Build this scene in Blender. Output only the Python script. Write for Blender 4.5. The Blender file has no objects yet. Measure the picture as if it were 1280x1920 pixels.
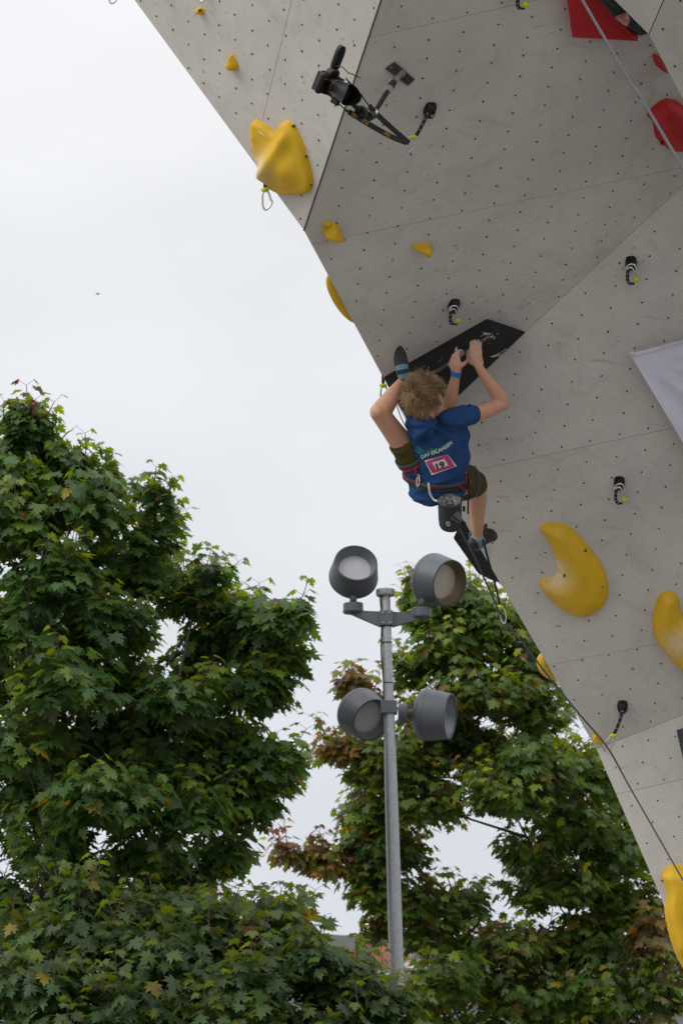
import bpy, bmesh, math, random
import numpy as np
from mathutils import Vector, Matrix, noise
from mathutils.bvhtree import BVHTree

S = bpy.context.scene
COL = S.collection
PI = math.pi
random.seed(7)
RNG = np.random.default_rng(7)

# ------------------------------------------------------------------ camera
F = 4000.0                                  # focal length in photo pixels (photo 1280 x 1920)
TILT = math.atan(1000 / F)                  # looking up, horizon 1000 px below the centre
CAM = np.array([0, 0, 1.6])
RT = np.array([1.0, 0, 0])
UP = np.array([0, -math.sin(TILT), math.cos(TILT)])
FW = np.array([0, math.cos(TILT), math.sin(TILT)])
cd = bpy.data.cameras.new('camera')
cam = bpy.data.objects.new('camera', cd)
COL.objects.link(cam)
cam.location = CAM
cam.rotation_euler = (PI / 2 + TILT, 0, 0)
cd.sensor_fit = 'VERTICAL'
cd.sensor_height = 36
cd.lens = 36 * F / 1920
cd.clip_end = 9000
cd.dof.use_dof = True
cd.dof.focus_distance = 9.8
cd.dof.aperture_fstop = 8
S.camera = cam

# ------------------------------------------------------------------ sky, sun, exposure
W = bpy.data.worlds.new('World')
S.world = W
W.use_nodes = True
nt = W.node_tree
bg = nt.nodes['Background']
SUN_EL, SUN_AZ = math.radians(40), math.radians(232)     # azimuth clockwise from +Y: behind the camera, to the left
sky = nt.nodes.new('ShaderNodeTexSky')
sky.sky_type = 'NISHITA'
sky.sun_disc = False
sky.sun_elevation = SUN_EL
sky.sun_rotation = SUN_AZ
sky.air_density = 1.5
sky.dust_density = 4
skm = nt.nodes.new('ShaderNodeVectorMath'); skm.operation = 'SCALE'; skm.inputs[3].default_value = 0.10
nt.links.new(sky.outputs[0], skm.inputs[0])
tc = nt.nodes.new('ShaderNodeTexCoord')
sep = nt.nodes.new('ShaderNodeSeparateXYZ')
nt.links.new(tc.outputs['Generated'], sep.inputs[0])
rmp = nt.nodes.new('ShaderNodeValToRGB')                 # overcast deck, brighter towards the zenith
e = rmp.color_ramp.elements
e[0].position = 0.0;  e[0].color = (0.74, 0.775, 0.84, 1)
e[1].position = 1.0;  e[1].color = (1.62, 1.62, 1.66, 1)
for p_, c_ in ((0.12, (0.77, 0.80, 0.855, 1)), (0.28, (0.835, 0.855, 0.89, 1)), (0.42, (0.92, 0.93, 0.95, 1)), (0.6, (1.18, 1.19, 1.22, 1))):
    q = rmp.color_ramp.elements.new(p_); q.color = c_
nt.links.new(sep.outputs[2], rmp.inputs[0])
mp = nt.nodes.new('ShaderNodeMapping'); mp.inputs['Scale'].default_value = (1, 1, 2.2)
nt.links.new(tc.outputs['Generated'], mp.inputs[0])
nz = nt.nodes.new('ShaderNodeTexNoise')
nz.inputs['Scale'].default_value = 4.2; nz.inputs['Detail'].default_value = 5; nz.inputs['Roughness'].default_value = 0.5
nt.links.new(mp.outputs[0], nz.inputs[0])
mr = nt.nodes.new('ShaderNodeMapRange')
mr.inputs[1].default_value = 0.3; mr.inputs[2].default_value = 0.7; mr.inputs[3].default_value = 0.935; mr.inputs[4].default_value = 1.065
nt.links.new(nz.outputs[0], mr.inputs[0])
cl = nt.nodes.new('ShaderNodeVectorMath'); cl.operation = 'SCALE'
nt.links.new(rmp.outputs[0], cl.inputs[0]); nt.links.new(mr.outputs[0], cl.inputs[3])
mx = nt.nodes.new('ShaderNodeMix'); mx.data_type = 'RGBA'; mx.inputs[0].default_value = 0.95
nt.links.new(skm.outputs[0], mx.inputs[6]); nt.links.new(cl.outputs[0], mx.inputs[7])
nt.links.new(mx.outputs[2], bg.inputs[0])
bg.inputs[1].default_value = 1.0

sd = bpy.data.lights.new('sun', 'SUN')
sd.energy = 1.4
sd.angle = math.radians(35)
sd.color = (1, 0.97, 0.93)
sun = bpy.data.objects.new('sun', sd)
COL.objects.link(sun)
sdir = Vector((math.sin(SUN_AZ) * math.cos(SUN_EL), math.cos(SUN_AZ) * math.cos(SUN_EL), math.sin(SUN_EL)))
sun.rotation_euler = sdir.to_track_quat('Z', 'Y').to_euler()
sun.location = (0, -5, 20)
S.view_settings.view_transform = 'Standard'
S.view_settings.look = 'None'
S.view_settings.exposure = 0.0
S.view_settings.gamma = 1
S.view_settings.use_curve_mapping = False
S.cycles.max_bounces = 6
S.cycles.transparent_max_bounces = 6
S.cycles.use_denoising = True

# ------------------------------------------------------------------ maths helpers
def V(*a): return np.array(a, float)
def nrm(v): v = np.asarray(v, float); return v / np.linalg.norm(v)
def ray(px, py): return FW + RT * (px - 640) / F - UP * (py - 960) / F
def P(px, py, d): return CAM + ray(px, py) * d                 # pixel + depth -> world
def hit(pl, px, py, h=0.0):                                    # pixel ray meets plane (raised by h)
    p, n = pl
    r = ray(px, py)
    return CAM + r * (np.dot(p + n * h - CAM, n) / np.dot(r, n))
def proj(p):
    v = np.asarray(p) - CAM; d = v @ FW
    return V(640 + F * (v @ RT) / d, 960 - F * (v @ UP) / d, d)
def facing(over, az):
    o, a = math.radians(over), math.radians(az)
    return V(math.cos(o) * math.sin(a), -math.cos(o) * math.cos(a), -math.sin(o))
def rot_about(n, axis, deg):
    a = math.radians(deg)
    return nrm(n * math.cos(a) + np.cross(axis, n) * math.sin(a))
def frame(n):
    n = nrm(n)
    a = nrm(np.cross(V(0, 0, 1) if abs(n[2]) < .95 else V(0, 1, 0), n))
    return a, np.cross(n, a), n
def catmull(pts, k=6, closed=False):
    pts = np.asarray(pts, float); n = len(pts); out = []
    rng = range(n if closed else n - 1)
    for i in rng:
        if closed: p0, p1, p2, p3 = pts[(i - 1) % n], pts[i], pts[(i + 1) % n], pts[(i + 2) % n]
        else: p0, p1, p2, p3 = pts[max(i - 1, 0)], pts[i], pts[i + 1], pts[min(i + 2, n - 1)]
        for j in range(k):
            t = j / k
            out.append(.5 * ((2 * p1) + (-p0 + p2) * t + (2 * p0 - 5 * p1 + 4 * p2 - p3) * t * t + (-p0 + 3 * p1 - 3 * p2 + p3) * t ** 3))
    if not closed: out.append(pts[-1])
    return np.array(out)
# (verts, faces) shapes -------------------------------------------------
def join(*shapes):
    vs, fs, o = [], [], 0
    for v, f in shapes:
        v = np.asarray(v, float).reshape(-1, 3)
        vs.append(v); fs += [tuple(i + o for i in q) for q in f]; o += len(v)
    return np.concatenate(vs), fs
def tube(pts, r, k=10, closed=False, cap=True, flat=None):
    """round tube along points; r number or list; flat=(ratio, axis) squashes it along an axis"""
    pts = np.asarray(pts, float); n = len(pts)
    r = np.full(n, r, float) if np.isscalar(r) else np.asarray(r, float)
    if closed: T = np.roll(pts, -1, 0) - np.roll(pts, 1, 0)
    else: T = np.gradient(pts, axis=0)
    T /= np.maximum(np.linalg.norm(T, axis=1, keepdims=True), 1e-9)
    a = np.cross(T[0], V(0, 0, 1) if abs(T[0][2]) < .9 else V(1, 0, 0)); a = nrm(a)
    vs = []
    ang = np.arange(k) * 2 * PI / k
    for i in range(n):
        a = a - T[i] * (a @ T[i]); a = nrm(a); b = np.cross(T[i], a)
        ring = (np.cos(ang)[:, None] * a + np.sin(ang)[:, None] * b) * r[i]
        if flat is not None:
            ax = nrm(flat[1]); ring = ring - np.outer(ring @ ax, ax) * (1 - flat[0])
        vs.append(pts[i] + ring)
    fs = []
    for i in range(n if closed else n - 1):
        j = (i + 1) % n
        for q in range(k):
            w = (q + 1) % k
            fs.append((i * k + q, i * k + w, j * k + w, j * k + q))
    vs = np.concatenate(vs)
    if cap and not closed:
        fs.append(tuple(range(k - 1, -1, -1))); fs.append(tuple((n - 1) * k + q for q in range(k)))
    return vs, fs
def capsule(pts, r, k=12):
    """tube with rounded ends"""
    pts = np.asarray(pts, float); n = len(pts)
    r = np.full(n, r, float) if np.isscalar(r) else np.asarray(r, float)
    t0, t1 = nrm(pts[0] - pts[1]), nrm(pts[-1] - pts[-2])
    A = [pts[0] + t0 * r[0] * math.sin(x) for x in (1.4, .95, .45)]; ra = [r[0] * math.cos(x) for x in (1.4, .95, .45)]
    B = [pts[-1] + t1 * r[-1] * math.sin(x) for x in (.45, .95, 1.4)]; rb = [r[-1] * math.cos(x) for x in (.45, .95, 1.4)]
    return tube(np.array(A + list(pts) + B), ra + list(r) + rb, k)
def limb(pts, r, sub=5, k=14):
    pts = np.asarray(pts, float); r = np.asarray(r, float)
    q = catmull(np.column_stack([pts, r]), sub)
    return capsule(q[:, :3], q[:, 3], k)
def ell(c, axes, rad, nu=16, nv=10):
    c = np.asarray(c, float); vs = [c + axes[2] * rad[2]]
    for i in range(1, nv):
        th = PI * i / nv
        for j in range(nu):
            ph = 2 * PI * j / nu
            vs.append(c + axes[0] * rad[0] * math.sin(th) * math.cos(ph) + axes[1] * rad[1] * math.sin(th) * math.sin(ph) + axes[2] * rad[2] * math.cos(th))
    vs.append(c - axes[2] * rad[2])
    fs = [(0, 1 + j, 1 + (j + 1) % nu) for j in range(nu)]
    for i in range(nv - 2):
        for j in range(nu):
            a = 1 + i * nu + j; b = 1 + i * nu + (j + 1) % nu
            fs.append((a, a + nu, b + nu, b))
    L = len(vs) - 1; o = 1 + (nv - 2) * nu
    fs += [(L, o + (j + 1) % nu, o + j) for j in range(nu)]
    return np.array(vs), fs
XYZ = (V(1, 0, 0), V(0, 1, 0), V(0, 0, 1))
def box(c, axes, half):
    c = np.asarray(c, float); vs = []
    for z in (-1, 1):
        for x, y in ((-1, -1), (1, -1), (1, 1), (-1, 1)):
            vs.append(c + axes[0] * half[0] * x + axes[1] * half[1] * y + axes[2] * half[2] * z)
    return np.array(vs), [(3, 2, 1, 0), (4, 5, 6, 7), (0, 1, 5, 4), (1, 2, 6, 5), (2, 3, 7, 6), (3, 0, 4, 7)]
def lathe(base, axis, prof, k=32):
    """prof: (radius, distance along axis) from one end to the other"""
    a, b, n = frame(axis); vs = []
    for r, h in prof:
        for j in range(k):
            t = 2 * PI * j / k
            vs.append(base + n * h + (a * math.cos(t) + b * math.sin(t)) * max(r, 1e-5))
    fs = []
    for i in range(len(prof) - 1):
        for j in range(k):
            w = (j + 1) % k
            fs.append((i * k + j, i * k + w, (i + 1) * k + w, (i + 1) * k + j))
    return np.array(vs), fs
def loft(rings):
    """rings: list of equal-length closed rings, capped"""
    k = len(rings[0]); vs = np.concatenate(rings); fs = []
    for i in range(len(rings) - 1):
        for j in range(k):
            w = (j + 1) % k
            fs.append((i * k + j, i * k + w, (i + 1) * k + w, (i + 1) * k + j))
    fs.append(tuple(range(k - 1, -1, -1))); fs.append(tuple((len(rings) - 1) * k + q for q in range(k)))
    return vs, fs
def ering(c, a, b, ra, rb, k=24, p=2.0):
    t = np.arange(k) * 2 * PI / k
    x = np.sign(np.cos(t)) * np.abs(np.cos(t)) ** (2 / p) * ra
    y = np.sign(np.sin(t)) * np.abs(np.sin(t)) ** (2 / p) * rb
    return np.asarray(c) + x[:, None] * a + y[:, None] * b
# blender objects -------------------------------------------------------
def mesh_of(name, shape, recalc=True):
    v, f = shape
    me = bpy.data.meshes.new(name)
    me.from_pydata([tuple(x) for x in v], [], [tuple(int(i) for i in q) for q in f])
    if recalc:
        bm = bmesh.new(); bm.from_mesh(me); bmesh.ops.recalc_face_normals(bm, faces=bm.faces); bm.to_mesh(me); bm.free()
    me.update()
    return me
def obj(name, shape, mat, parent=None, smooth=False, bevel=0, seg=2, kind=None, recalc=True, sharp=None):
    me = shape if isinstance(shape, bpy.types.Mesh) else mesh_of(name, shape, recalc)
    if bevel:
        bm = bmesh.new(); bm.from_mesh(me)
        ed = [x for x in bm.edges if len(x.link_faces) == 2 and x.calc_face_angle(0) > .35]
        bmesh.ops.bevel(bm, geom=ed, offset=bevel, segments=seg, profile=.6, affect='EDGES', clamp_overlap=True)
        bm.to_mesh(me); bm.free()
    if smooth:
        for p in me.polygons: p.use_smooth = True
        if sharp:
            me.set_sharp_from_angle(angle=math.radians(sharp))
    o = bpy.data.objects.new(name, me)
    COL.objects.link(o)
    if mat is not None and not me.materials: me.materials.append(mat)
    if parent is not None:
        o.parent = parent
        if parent.type == 'EMPTY': o.location = -Vector(parent.location)     # meshes keep scene coordinates
    if kind: o['kind'] = kind
    return o
def tag(o, label, cat, group=None):
    o['label'] = label; o['category'] = cat
    if group: o['group'] = group
    return o
def thing(name, loc, label, cat, group=None):
    o = bpy.data.objects.new(name, None); COL.objects.link(o)
    o.location = Vector([float(x) for x in loc]); o.empty_display_size = .1
    return tag(o, label, cat, group)
def fuse(shapes, voxel, smooth=3, name='fused'):
    """voxel union of closed shapes -> smooth mesh datablock"""
    me = mesh_of(name, join(*shapes))
    o = bpy.data.objects.new(name, me); COL.objects.link(o)
    m = o.modifiers.new('r', 'REMESH'); m.mode = 'VOXEL'; m.voxel_size = voxel; m.adaptivity = 0
    if smooth:
        s = o.modifiers.new('s', 'SMOOTH'); s.factor = .5; s.iterations = smooth
    dg = bpy.context.evaluated_depsgraph_get()
    out = bpy.data.meshes.new_from_object(o.evaluated_get(dg))
    bpy.data.objects.remove(o); bpy.data.meshes.remove(me)
    out.name = name
    return out
def warp(me, fn):
    """move every vertex along its normal by fn(position, normal)"""
    n = len(me.vertices); co = np.empty(n * 3); me.vertices.foreach_get('co', co); co = co.reshape(-1, 3)
    no = np.empty(n * 3); me.vertex_normals.foreach_get('vector', no); no = no.reshape(-1, 3)
    dd = np.array([fn(Vector(c), Vector(k)) for c, k in zip(co, no)])
    co = co + no * dd[:, None]
    me.vertices.foreach_set('co', co.ravel()); me.update()
def bvh_of(me):
    return BVHTree.FromPolygons([v.co.copy() for v in me.vertices], [list(p.vertices) for p in me.polygons])
FONTC = {}
def text_shape(s, bold=0.0):
    """letters as flat triangles, 1 unit cap height approx, starting at x=0"""
    cu = bpy.data.curves.new('t', 'FONT'); cu.body = s; cu.size = 1; cu.offset = bold; cu.resolution_u = 3; cu.align_x = 'CENTER'; cu.align_y = 'CENTER'
    o = bpy.data.objects.new('t', cu); COL.objects.link(o)
    dg = bpy.context.evaluated_depsgraph_get()
    me = bpy.data.meshes.new_from_object(o.evaluated_get(dg))
    v = np.array([x.co[:] for x in me.vertices]); f = [tuple(p.vertices) for p in me.polygons]
    bpy.data.objects.remove(o); bpy.data.curves.remove(cu); bpy.data.meshes.remove(me)
    return v, f

# ------------------------------------------------------------------ materials
def mat(name, col, rough=.6, var=.08, scale=9, metal=0.0, bump=0.0, bscale=120, spec=.5, col2=None, c2=(.55, .75), attr=None, attrcol=(.8, .8, .78), sub=0):
    m = bpy.data.materials.new(name); m.use_nodes = True
    t = m.node_tree; N = t.nodes; Lk = t.links; b = N['Principled BSDF']
    b.inputs['Roughness'].default_value = rough; b.inputs['Metallic'].default_value = metal
    b.inputs['Specular IOR Level'].default_value = spec
    co = N.new('ShaderNodeTexCoord')
    n1 = N.new('ShaderNodeTexNoise'); n1.inputs['Scale'].default_value = scale; n1.inputs['Detail'].default_value = 6; n1.inputs['Roughness'].default_value = .6
    Lk.new(co.outputs['Object'], n1.inputs[0])
    r = N.new('ShaderNodeMapRange'); r.inputs[1].default_value = .25; r.inputs[2].default_value = .75; r.inputs[3].default_value = 1 - var; r.inputs[4].default_value = 1 + var
    Lk.new(n1.outputs[0], r.inputs[0])
    sc = N.new('ShaderNodeVectorMath'); sc.operation = 'SCALE'; sc.inputs[0].default_value = col[:3]
    Lk.new(r.outputs[0], sc.inputs[3]); out = sc.outputs[0]
    if col2:
        n2 = N.new('ShaderNodeTexNoise'); n2.inputs['Scale'].default_value = scale * 2.3; n2.inputs['Detail'].default_value = 8
        Lk.new(co.outputs['Object'], n2.inputs[0])
        q = N.new('ShaderNodeMapRange'); q.inputs[1].default_value = c2[0]; q.inputs[2].default_value = c2[1]
        Lk.new(n2.outputs[0], q.inputs[0])
        x = N.new('ShaderNodeMix'); x.data_type = 'RGBA'; x.inputs[7].default_value = (*col2, 1)
        Lk.new(q.outputs[0], x.inputs[0]); Lk.new(out, x.inputs[6]); out = x.outputs[2]
    if attr:
        a = N.new('ShaderNodeAttribute'); a.attribute_name = attr
        n3 = N.new('ShaderNodeTexNoise'); n3.inputs['Scale'].default_value = 45; n3.inputs['Detail'].default_value = 6
        Lk.new(co.outputs['Object'], n3.inputs[0])
        k = N.new('ShaderNodeMath'); k.operation = 'MULTIPLY'; Lk.new(a.outputs['Fac'], k.inputs[0]); Lk.new(n3.outputs[0], k.inputs[1])
        k2 = N.new('ShaderNodeMath'); k2.operation = 'MULTIPLY'; k2.use_clamp = True; k2.inputs[1].default_value = 1.1; Lk.new(k.outputs[0], k2.inputs[0])
        x = N.new('ShaderNodeMix'); x.data_type = 'RGBA'; x.inputs[7].default_value = (*attrcol, 1)
        Lk.new(k2.outputs[0], x.inputs[0]); Lk.new(out, x.inputs[6]); out = x.outputs[2]
    Lk.new(out, b.inputs['Base Color'])
    if bump:
        n4 = N.new('ShaderNodeTexNoise'); n4.inputs['Scale'].default_value = bscale; n4.inputs['Detail'].default_value = 4
        Lk.new(co.outputs['Object'], n4.inputs[0])
        bp = N.new('ShaderNodeBump'); bp.inputs['Strength'].default_value = bump; bp.inputs['Distance'].default_value = .004
        Lk.new(n4.outputs[0], bp.inputs['Height']); Lk.new(bp.outputs[0], b.inputs['Normal'])
    if sub:
        b.inputs['Subsurface Weight'].default_value = sub; b.inputs['Subsurface Radius'].default_value = (.012, .005, .003); b.inputs['Subsurface Scale'].default_value = 1
    return m

def wall_material():
    m = bpy.data.materials.new('painted_plywood'); m.use_nodes = True
    t = m.node_tree; N = t.nodes; Lk = t.links; b = N['Principled BSDF']
    b.inputs['Roughness'].default_value = .75; b.inputs['Specular IOR Level'].default_value = .25
    co = N.new('ShaderNodeTexCoord'); O = co.outputs['Object']
    def nse(scale, detail=6, rough=.6, dist=0.0, vec=None):
        n = N.new('ShaderNodeTexNoise'); n.inputs['Scale'].default_value = scale; n.inputs['Detail'].default_value = detail
        n.inputs['Roughness'].default_value = rough; n.inputs['Distortion'].default_value = dist
        Lk.new(vec or O, n.inputs[0]); return n.outputs[0]
    def rng(s, a, b_, c, d):
        r = N.new('ShaderNodeMapRange'); r.inputs[1].default_value = a; r.inputs[2].default_value = b_; r.inputs[3].default_value = c; r.inputs[4].default_value = d
        Lk.new(s, r.inputs[0]); return r.outputs[0]
    def mixc(fac, a, bcol):
        x = N.new('ShaderNodeMix'); x.data_type = 'RGBA'; Lk.new(fac, x.inputs[0]); Lk.new(a, x.inputs[6]); x.inputs[7].default_value = (*bcol, 1); return x.outputs[2]
    def mul(a, bb):
        k = N.new('ShaderNodeMath'); k.operation = 'MULTIPLY'; Lk.new(a, k.inputs[0]); Lk.new(bb, k.inputs[1]); return k.outputs[0]
    base = N.new('ShaderNodeVectorMath'); base.operation = 'SCALE'; base.inputs[0].default_value = WALLCOL
    Lk.new(rng(nse(1.6, 8, .65), 3e-1, .7, .86, 1.10), base.inputs[3])
    c = base.outputs[0]
    c = mixc(rng(nse(4.5, 9, .7, 1.2), .52, .78, 0, .42), c, (.30, .275, .245))          # grubby handling
    c = mixc(rng(nse(2.6, 5, .6), .60, .75, 0, .35), c, (.68, .655, .61))              # worn pale patches
    # scuff streaks: noise stretched along two slanted directions
    for rot, s in (((.4, .3, .9), 1.0), ((1.1, .2, -.5), .8)):
        mp_ = N.new('ShaderNodeMapping'); mp_.inputs['Rotation'].default_value = rot; mp_.inputs['Scale'].default_value = (3.0, 55 * s, 22 * s)
        Lk.new(O, mp_.inputs[0])
        st = rng(nse(1.0, 3, .5, 0, mp_.outputs[0]), .66, .76, 0, .32)
        c = mixc(mul(st, rng(nse(1.9, 2), .5, .62, 0, 1)), c, (.20, .19, .18))
    c = mixc(rng(nse(75, 2, .5), .67, .74, 0, .38), c, (.13, .115, .10))                 # specks
    c = mixc(mul(rng(nse(38, 2, .5), .69, .73, 0, .45), rng(nse(1.3, 1), .5, .58, 0, 1)), c, (.33, .10, .06))   # reddish rub marks
    c = mixc(mul(rng(nse(30, 3, .6), .66, .70, 0, .6), rng(nse(1.1, 1, .5, .5), .57, .62, 0, 1)), c, (.16, .30, .40))  # bluish chalk ticks
    Lk.new(c, b.inputs['Base Color'])
    bp = N.new('ShaderNodeBump'); bp.inputs['Strength'].default_value = .25; bp.inputs['Distance'].default_value = .003
    Lk.new(nse(160, 4), bp.inputs['Height']); Lk.new(bp.outputs[0], b.inputs['Normal'])
    return m
WALLCOL = (.60, .572, .525)

M = dict(
    wall=wall_material(),
    plyedge=mat('plywood_edge', (.10, .075, .05), .8, .2, 30),
    hole=mat('bolt_hole', (.012, .011, .010), .5, .2, 60),
    frame=mat('wall_frame', (.06, .058, .055), .8),
    yellow=mat('yellow_resin', (.68, .405, .005), .55, .10, 14, bump=.25, bscale=300, attr='chalk', attrcol=(.74, .68, .56)),
    red=mat('red_resin', (.48, .006, .010), .55, .08, 14, bump=.25, bscale=300, attr='chalk', attrcol=(.7, .45, .42)),
    black=mat('black_texture', (.016, .0155, .016), .78, .25, 40, bump=.6, bscale=420, spec=.35),
    slate=mat('slate_texture', (.04, .042, .047), .8, .25, 30, bump=.5, bscale=400, col2=(.35, .35, .36), c2=(.66, .75)),
    chalk=mat('chalk', (.75, .74, .72), .9, .1, 60),
    blackplastic=mat('black_plastic', (.005, .005, .006), .45, .15, 30, spec=.3),
    rubber=mat('black_rubber', (.016, .016, .017), .55, .2, 40, bump=.3, bscale=250),
    web=mat('black_webbing', (.018, .018, .020), .85, .2, 200, bump=.4, bscale=500),
    whiteweb=mat('white_webbing', (.62, .62, .60), .8, .1, 100),
    lime=mat('lime_rubber', (.50, .60, .010), .5, .08, 40),
    steel=mat('steel', (.72, .72, .72), .3, .08, 40, metal=1.0),
    alu=mat('grey_aluminium', (.40, .40, .42), .38, .08, 40, metal=.9),
    darksteel=mat('dark_steel', (.09, .088, .085), .45, .15, 30, metal=.6, bump=.3, bscale=90),
    bolt=mat('bolt', (.10, .10, .10), .4, .1, 20, metal=.8),
    rust=mat('rusty_wire', (.20, .07, .03), .8, .2, 60),
    rope=mat('grey_rope', (.085, .088, .105), .8, .3, 350, bump=.6, bscale=500),
    cloth=mat('lilac_white_cloth', (.72, .70, .82), .85, .04, 6, bump=.15, bscale=700),
    skin=mat('skin', (.56, .30, .185), .5, .10, 16, bump=.12, bscale=320, col2=(.56, .25, .18), c2=(.52, .8), sub=.12, attr='chalk', attrcol=(.66, .56, .50)),
    shirt=mat('blue_cotton', (.019, .062, .175), .85, .16, 10, bump=.35, bscale=700, spec=.2),
    olive=mat('olive_cotton', (.070, .055, .014), .85, .14, 14, bump=.3, bscale=600, spec=.2),
    white=mat('white_print', (.72, .72, .70), .7, .03),
    green=mat('green_print', (.04, .50, .10), .7, .03),
    teal=mat('teal_print', (.02, .22, .28), .7, .10, 40),
    pink=mat('pink_print', (.52, .045, .16), .6, .06, 30),
    ink=mat('black_ink', (.012, .012, .014), .6, .03),
    maroon=mat('maroon_webbing', (.30, .012, .055), .75, .12, 60),
    greyweb=mat('grey_webbing', (.055, .053, .050), .8, .1, 60),
    darkfab=mat('charcoal_fabric', (.030, .032, .036), .85, .2, 16, bump=.4, bscale=500, col2=(.16, .16, .17), c2=(.62, .8)),
    chalkfab=mat('chalky_lining', (.16, .165, .17), .9, .3, 30, col2=(.60, .60, .60), c2=(.48, .62)),
    greyfab=mat('grey_fabric', (.15, .155, .17), .85, .1, 30),
    blueshoe=mat('blue_shoe_upper', (.12, .27, .38), .75, .12, 30, bump=.3, bscale=400),
    band=mat('blue_wristband', (.008, .17, .55), .5, .05),
    galv=mat('galvanised_steel', (.33, .34, .35), .42, .16, 24, metal=.55, bump=.1, bscale=60, col2=(.42, .43, .44), c2=(.5, .7)),
    lamp=mat('grey_lamp_paint', (.085, .092, .108), .48, .06, 12, bump=.08, bscale=300),
    lampdark=mat('dark_lamp_trim', (.035, .037, .042), .5, .08),
    baffle=mat('grey_lamp_reflector', (.16, .165, .175), .35, .05, metal=.3),
    baffle2=mat('brown_lamp_reflector', (.15, .105, .06), .35, .05, metal=.3),
    diffuser2=mat('painted_reflection_diffuser', (.36, .32, .25), .25, .05, 5),  # warm reflection of trees and buildings put into the diffuser colour
    diffuser=mat('frosted_diffuser', (.33, .335, .345), .25, .05, 5),
    bark=mat('bark', (.055, .048, .040), .9, .3, 14, bump=.8, bscale=40),
    twig=mat('twig', (.10, .065, .04), .8, .2, 20),
    paving=mat('paving', (.24, .232, .217), .9, .12, 1.2, bump=.3, bscale=30),
    hill=mat('wooded_hill', (.075, .074, .078), .95, .4, .05, col2=(.055, .065, .045), c2=(.45, .55)),
    plaster=mat('white_plaster', (.75, .74, .72), .9, .05),
    tile=mat('roof_tile', (.16, .15, .15), .9, .15, 3),
    tilered=mat('red_roof_tile', (.30, .13, .08), .9, .15, 3),
    window=mat('dark_window', (.03, .035, .04), .2, .05),
    glass=mat('lens_glass', (.008, .009, .012), .05, .02, spec=.8),
    orange=mat('camera_ring', (.35, .17, .05), .4, .02),
    strapyellow=mat('yellow_lettering', (.55, .36, .02), .7, .05),
)

# ------------------------------------------------------------------ ground
def ground():
    n = 40; ext = np.concatenate([-np.geomspace(4000, 6, n), np.linspace(-5, 5, 9), np.geomspace(6, 4000, n)])
    vs = [(x, y, 0) for y in ext for x in ext]; k = len(ext)
    fs = [(j * k + i, j * k + i + 1, (j + 1) * k + i + 1, (j + 1) * k + i) for j in range(k - 1) for i in range(k - 1)]
    o = obj('ground', (np.array(vs), fs), M['paving']); o['kind'] = 'structure'
ground()
o = obj('added_dark_slab', box(V(8.0, 5.5, .02), XYZ, (6.4, 4.6, .02)), mat('added_dark_floor', (.030, .031, .034), .85, .2, 3), bevel=.01); o['kind'] = 'structure'  # unseen dark slab, added to cut bounce light onto the roof-like face

# ------------------------------------------------------------------ climbing wall
CP = (P(960, 850, 10.4), facing(38, -8))                                    # long face the climber hangs on
_e = nrm(hit(CP, 1335, 296) - hit(CP, 985, 622))
BP = (hit(CP, 985, 622), rot_about(CP[1], _e, 33))                          # roof-like face above it
_r = nrm(hit(BP, 570, 433) - hit(BP, 715, 0))
AP = (hit(BP, 570, 433), rot_about(BP[1], _r, 60))                          # upper left face
_s = nrm(hit(CP, 1280, 1340) - hit(CP, 1117, 1404))
DP = (hit(CP, 1117, 1404), rot_about(CP[1], _s, -22))                       # foot of the wall
FACES = dict(
    A=(AP, [(142, -150), (570, 433), (760, -135)], [((547, 0), (492, 226))]),
    B=(BP, [(760, -135), (570, 433), (776, 816), (1335, 296), (1310, 60), (1150, -135)],
       [((691, 436), (1280, 314)), ((740, 60), (1060, -12))]),
    C=(CP, [(776, 816), (1117, 1404), (1800, 1136), (1800, -136), (1335, 296)],
       [((1030, 1247), (1233, 1207)), ((895, 881), (1280, 798))]),
    D=(DP, [(1117, 1404), (1237, 1680), (1330, 1960), (1900, 1960), (1800, 1136)],
       [((1150, 1490), (1600, 1390))]),
)
def clip(poly, a, b, side):
    a, b = np.array(a, float), np.array(b, float); nn = V(-(b - a)[1], (b - a)[0]) * side
    out = []
    for i in range(len(poly)):
        p, q = np.array(poly[i], float), np.array(poly[(i + 1) % len(poly)], float)
        dp, dq = (p - a) @ nn, (q - a) @ nn
        if dp >= 0: out.append(p)
        if dp * dq < 0: out.append(p + (q - p) * dp / (dp - dq))
    return out
def shrink(poly2, g):
    """inward offset of a convex 2-D polygon"""
    p = np.array(poly2); n = len(p); area = sum(p[i][0] * p[(i + 1) % n][1] - p[(i + 1) % n][0] * p[i][1] for i in range(n))
    s = 1 if area > 0 else -1; out = []
    for i in range(n):
        a, b, c = p[i - 1], p[i], p[(i + 1) % n]
        d1, d2 = (b - a) / np.linalg.norm(b - a), (c - b) / np.linalg.norm(c - b)
        n1, n2 = V(-d1[1], d1[0]) * s, V(-d2[1], d2[0]) * s
        m = n1 + n2; den = 1 + n1 @ n2
        out.append(b + m / max(den, .3) * g)
    return np.array(out)
def to2(pl, pts):
    a, b, n = frame(pl[1]); return np.array([[(q - pl[0]) @ a, (q - pl[0]) @ b] for q in pts])
def to3(pl, p2, h=0.0):
    a, b, n = frame(pl[1]); p2 = np.atleast_2d(p2); return pl[0] + p2[:, :1] * a + p2[:, 1:2] * b + n * h
def prism(pl, p2, h0, h1):
    lo, hi = to3(pl, p2, h0), to3(pl, p2, h1); k = len(p2)
    return np.concatenate([lo, hi]), [tuple(range(k)), tuple(range(k, 2 * k))] + [(i, (i + 1) % k, k + (i + 1) % k, k + i) for i in range(k)]
foot = hit(DP, 1400, 1900); 
wall = thing('climbing_wall', (foot[0], foot[1], 0), 'tall faceted grey climbing wall leaning out over the trees', 'climbing wall')
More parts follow.
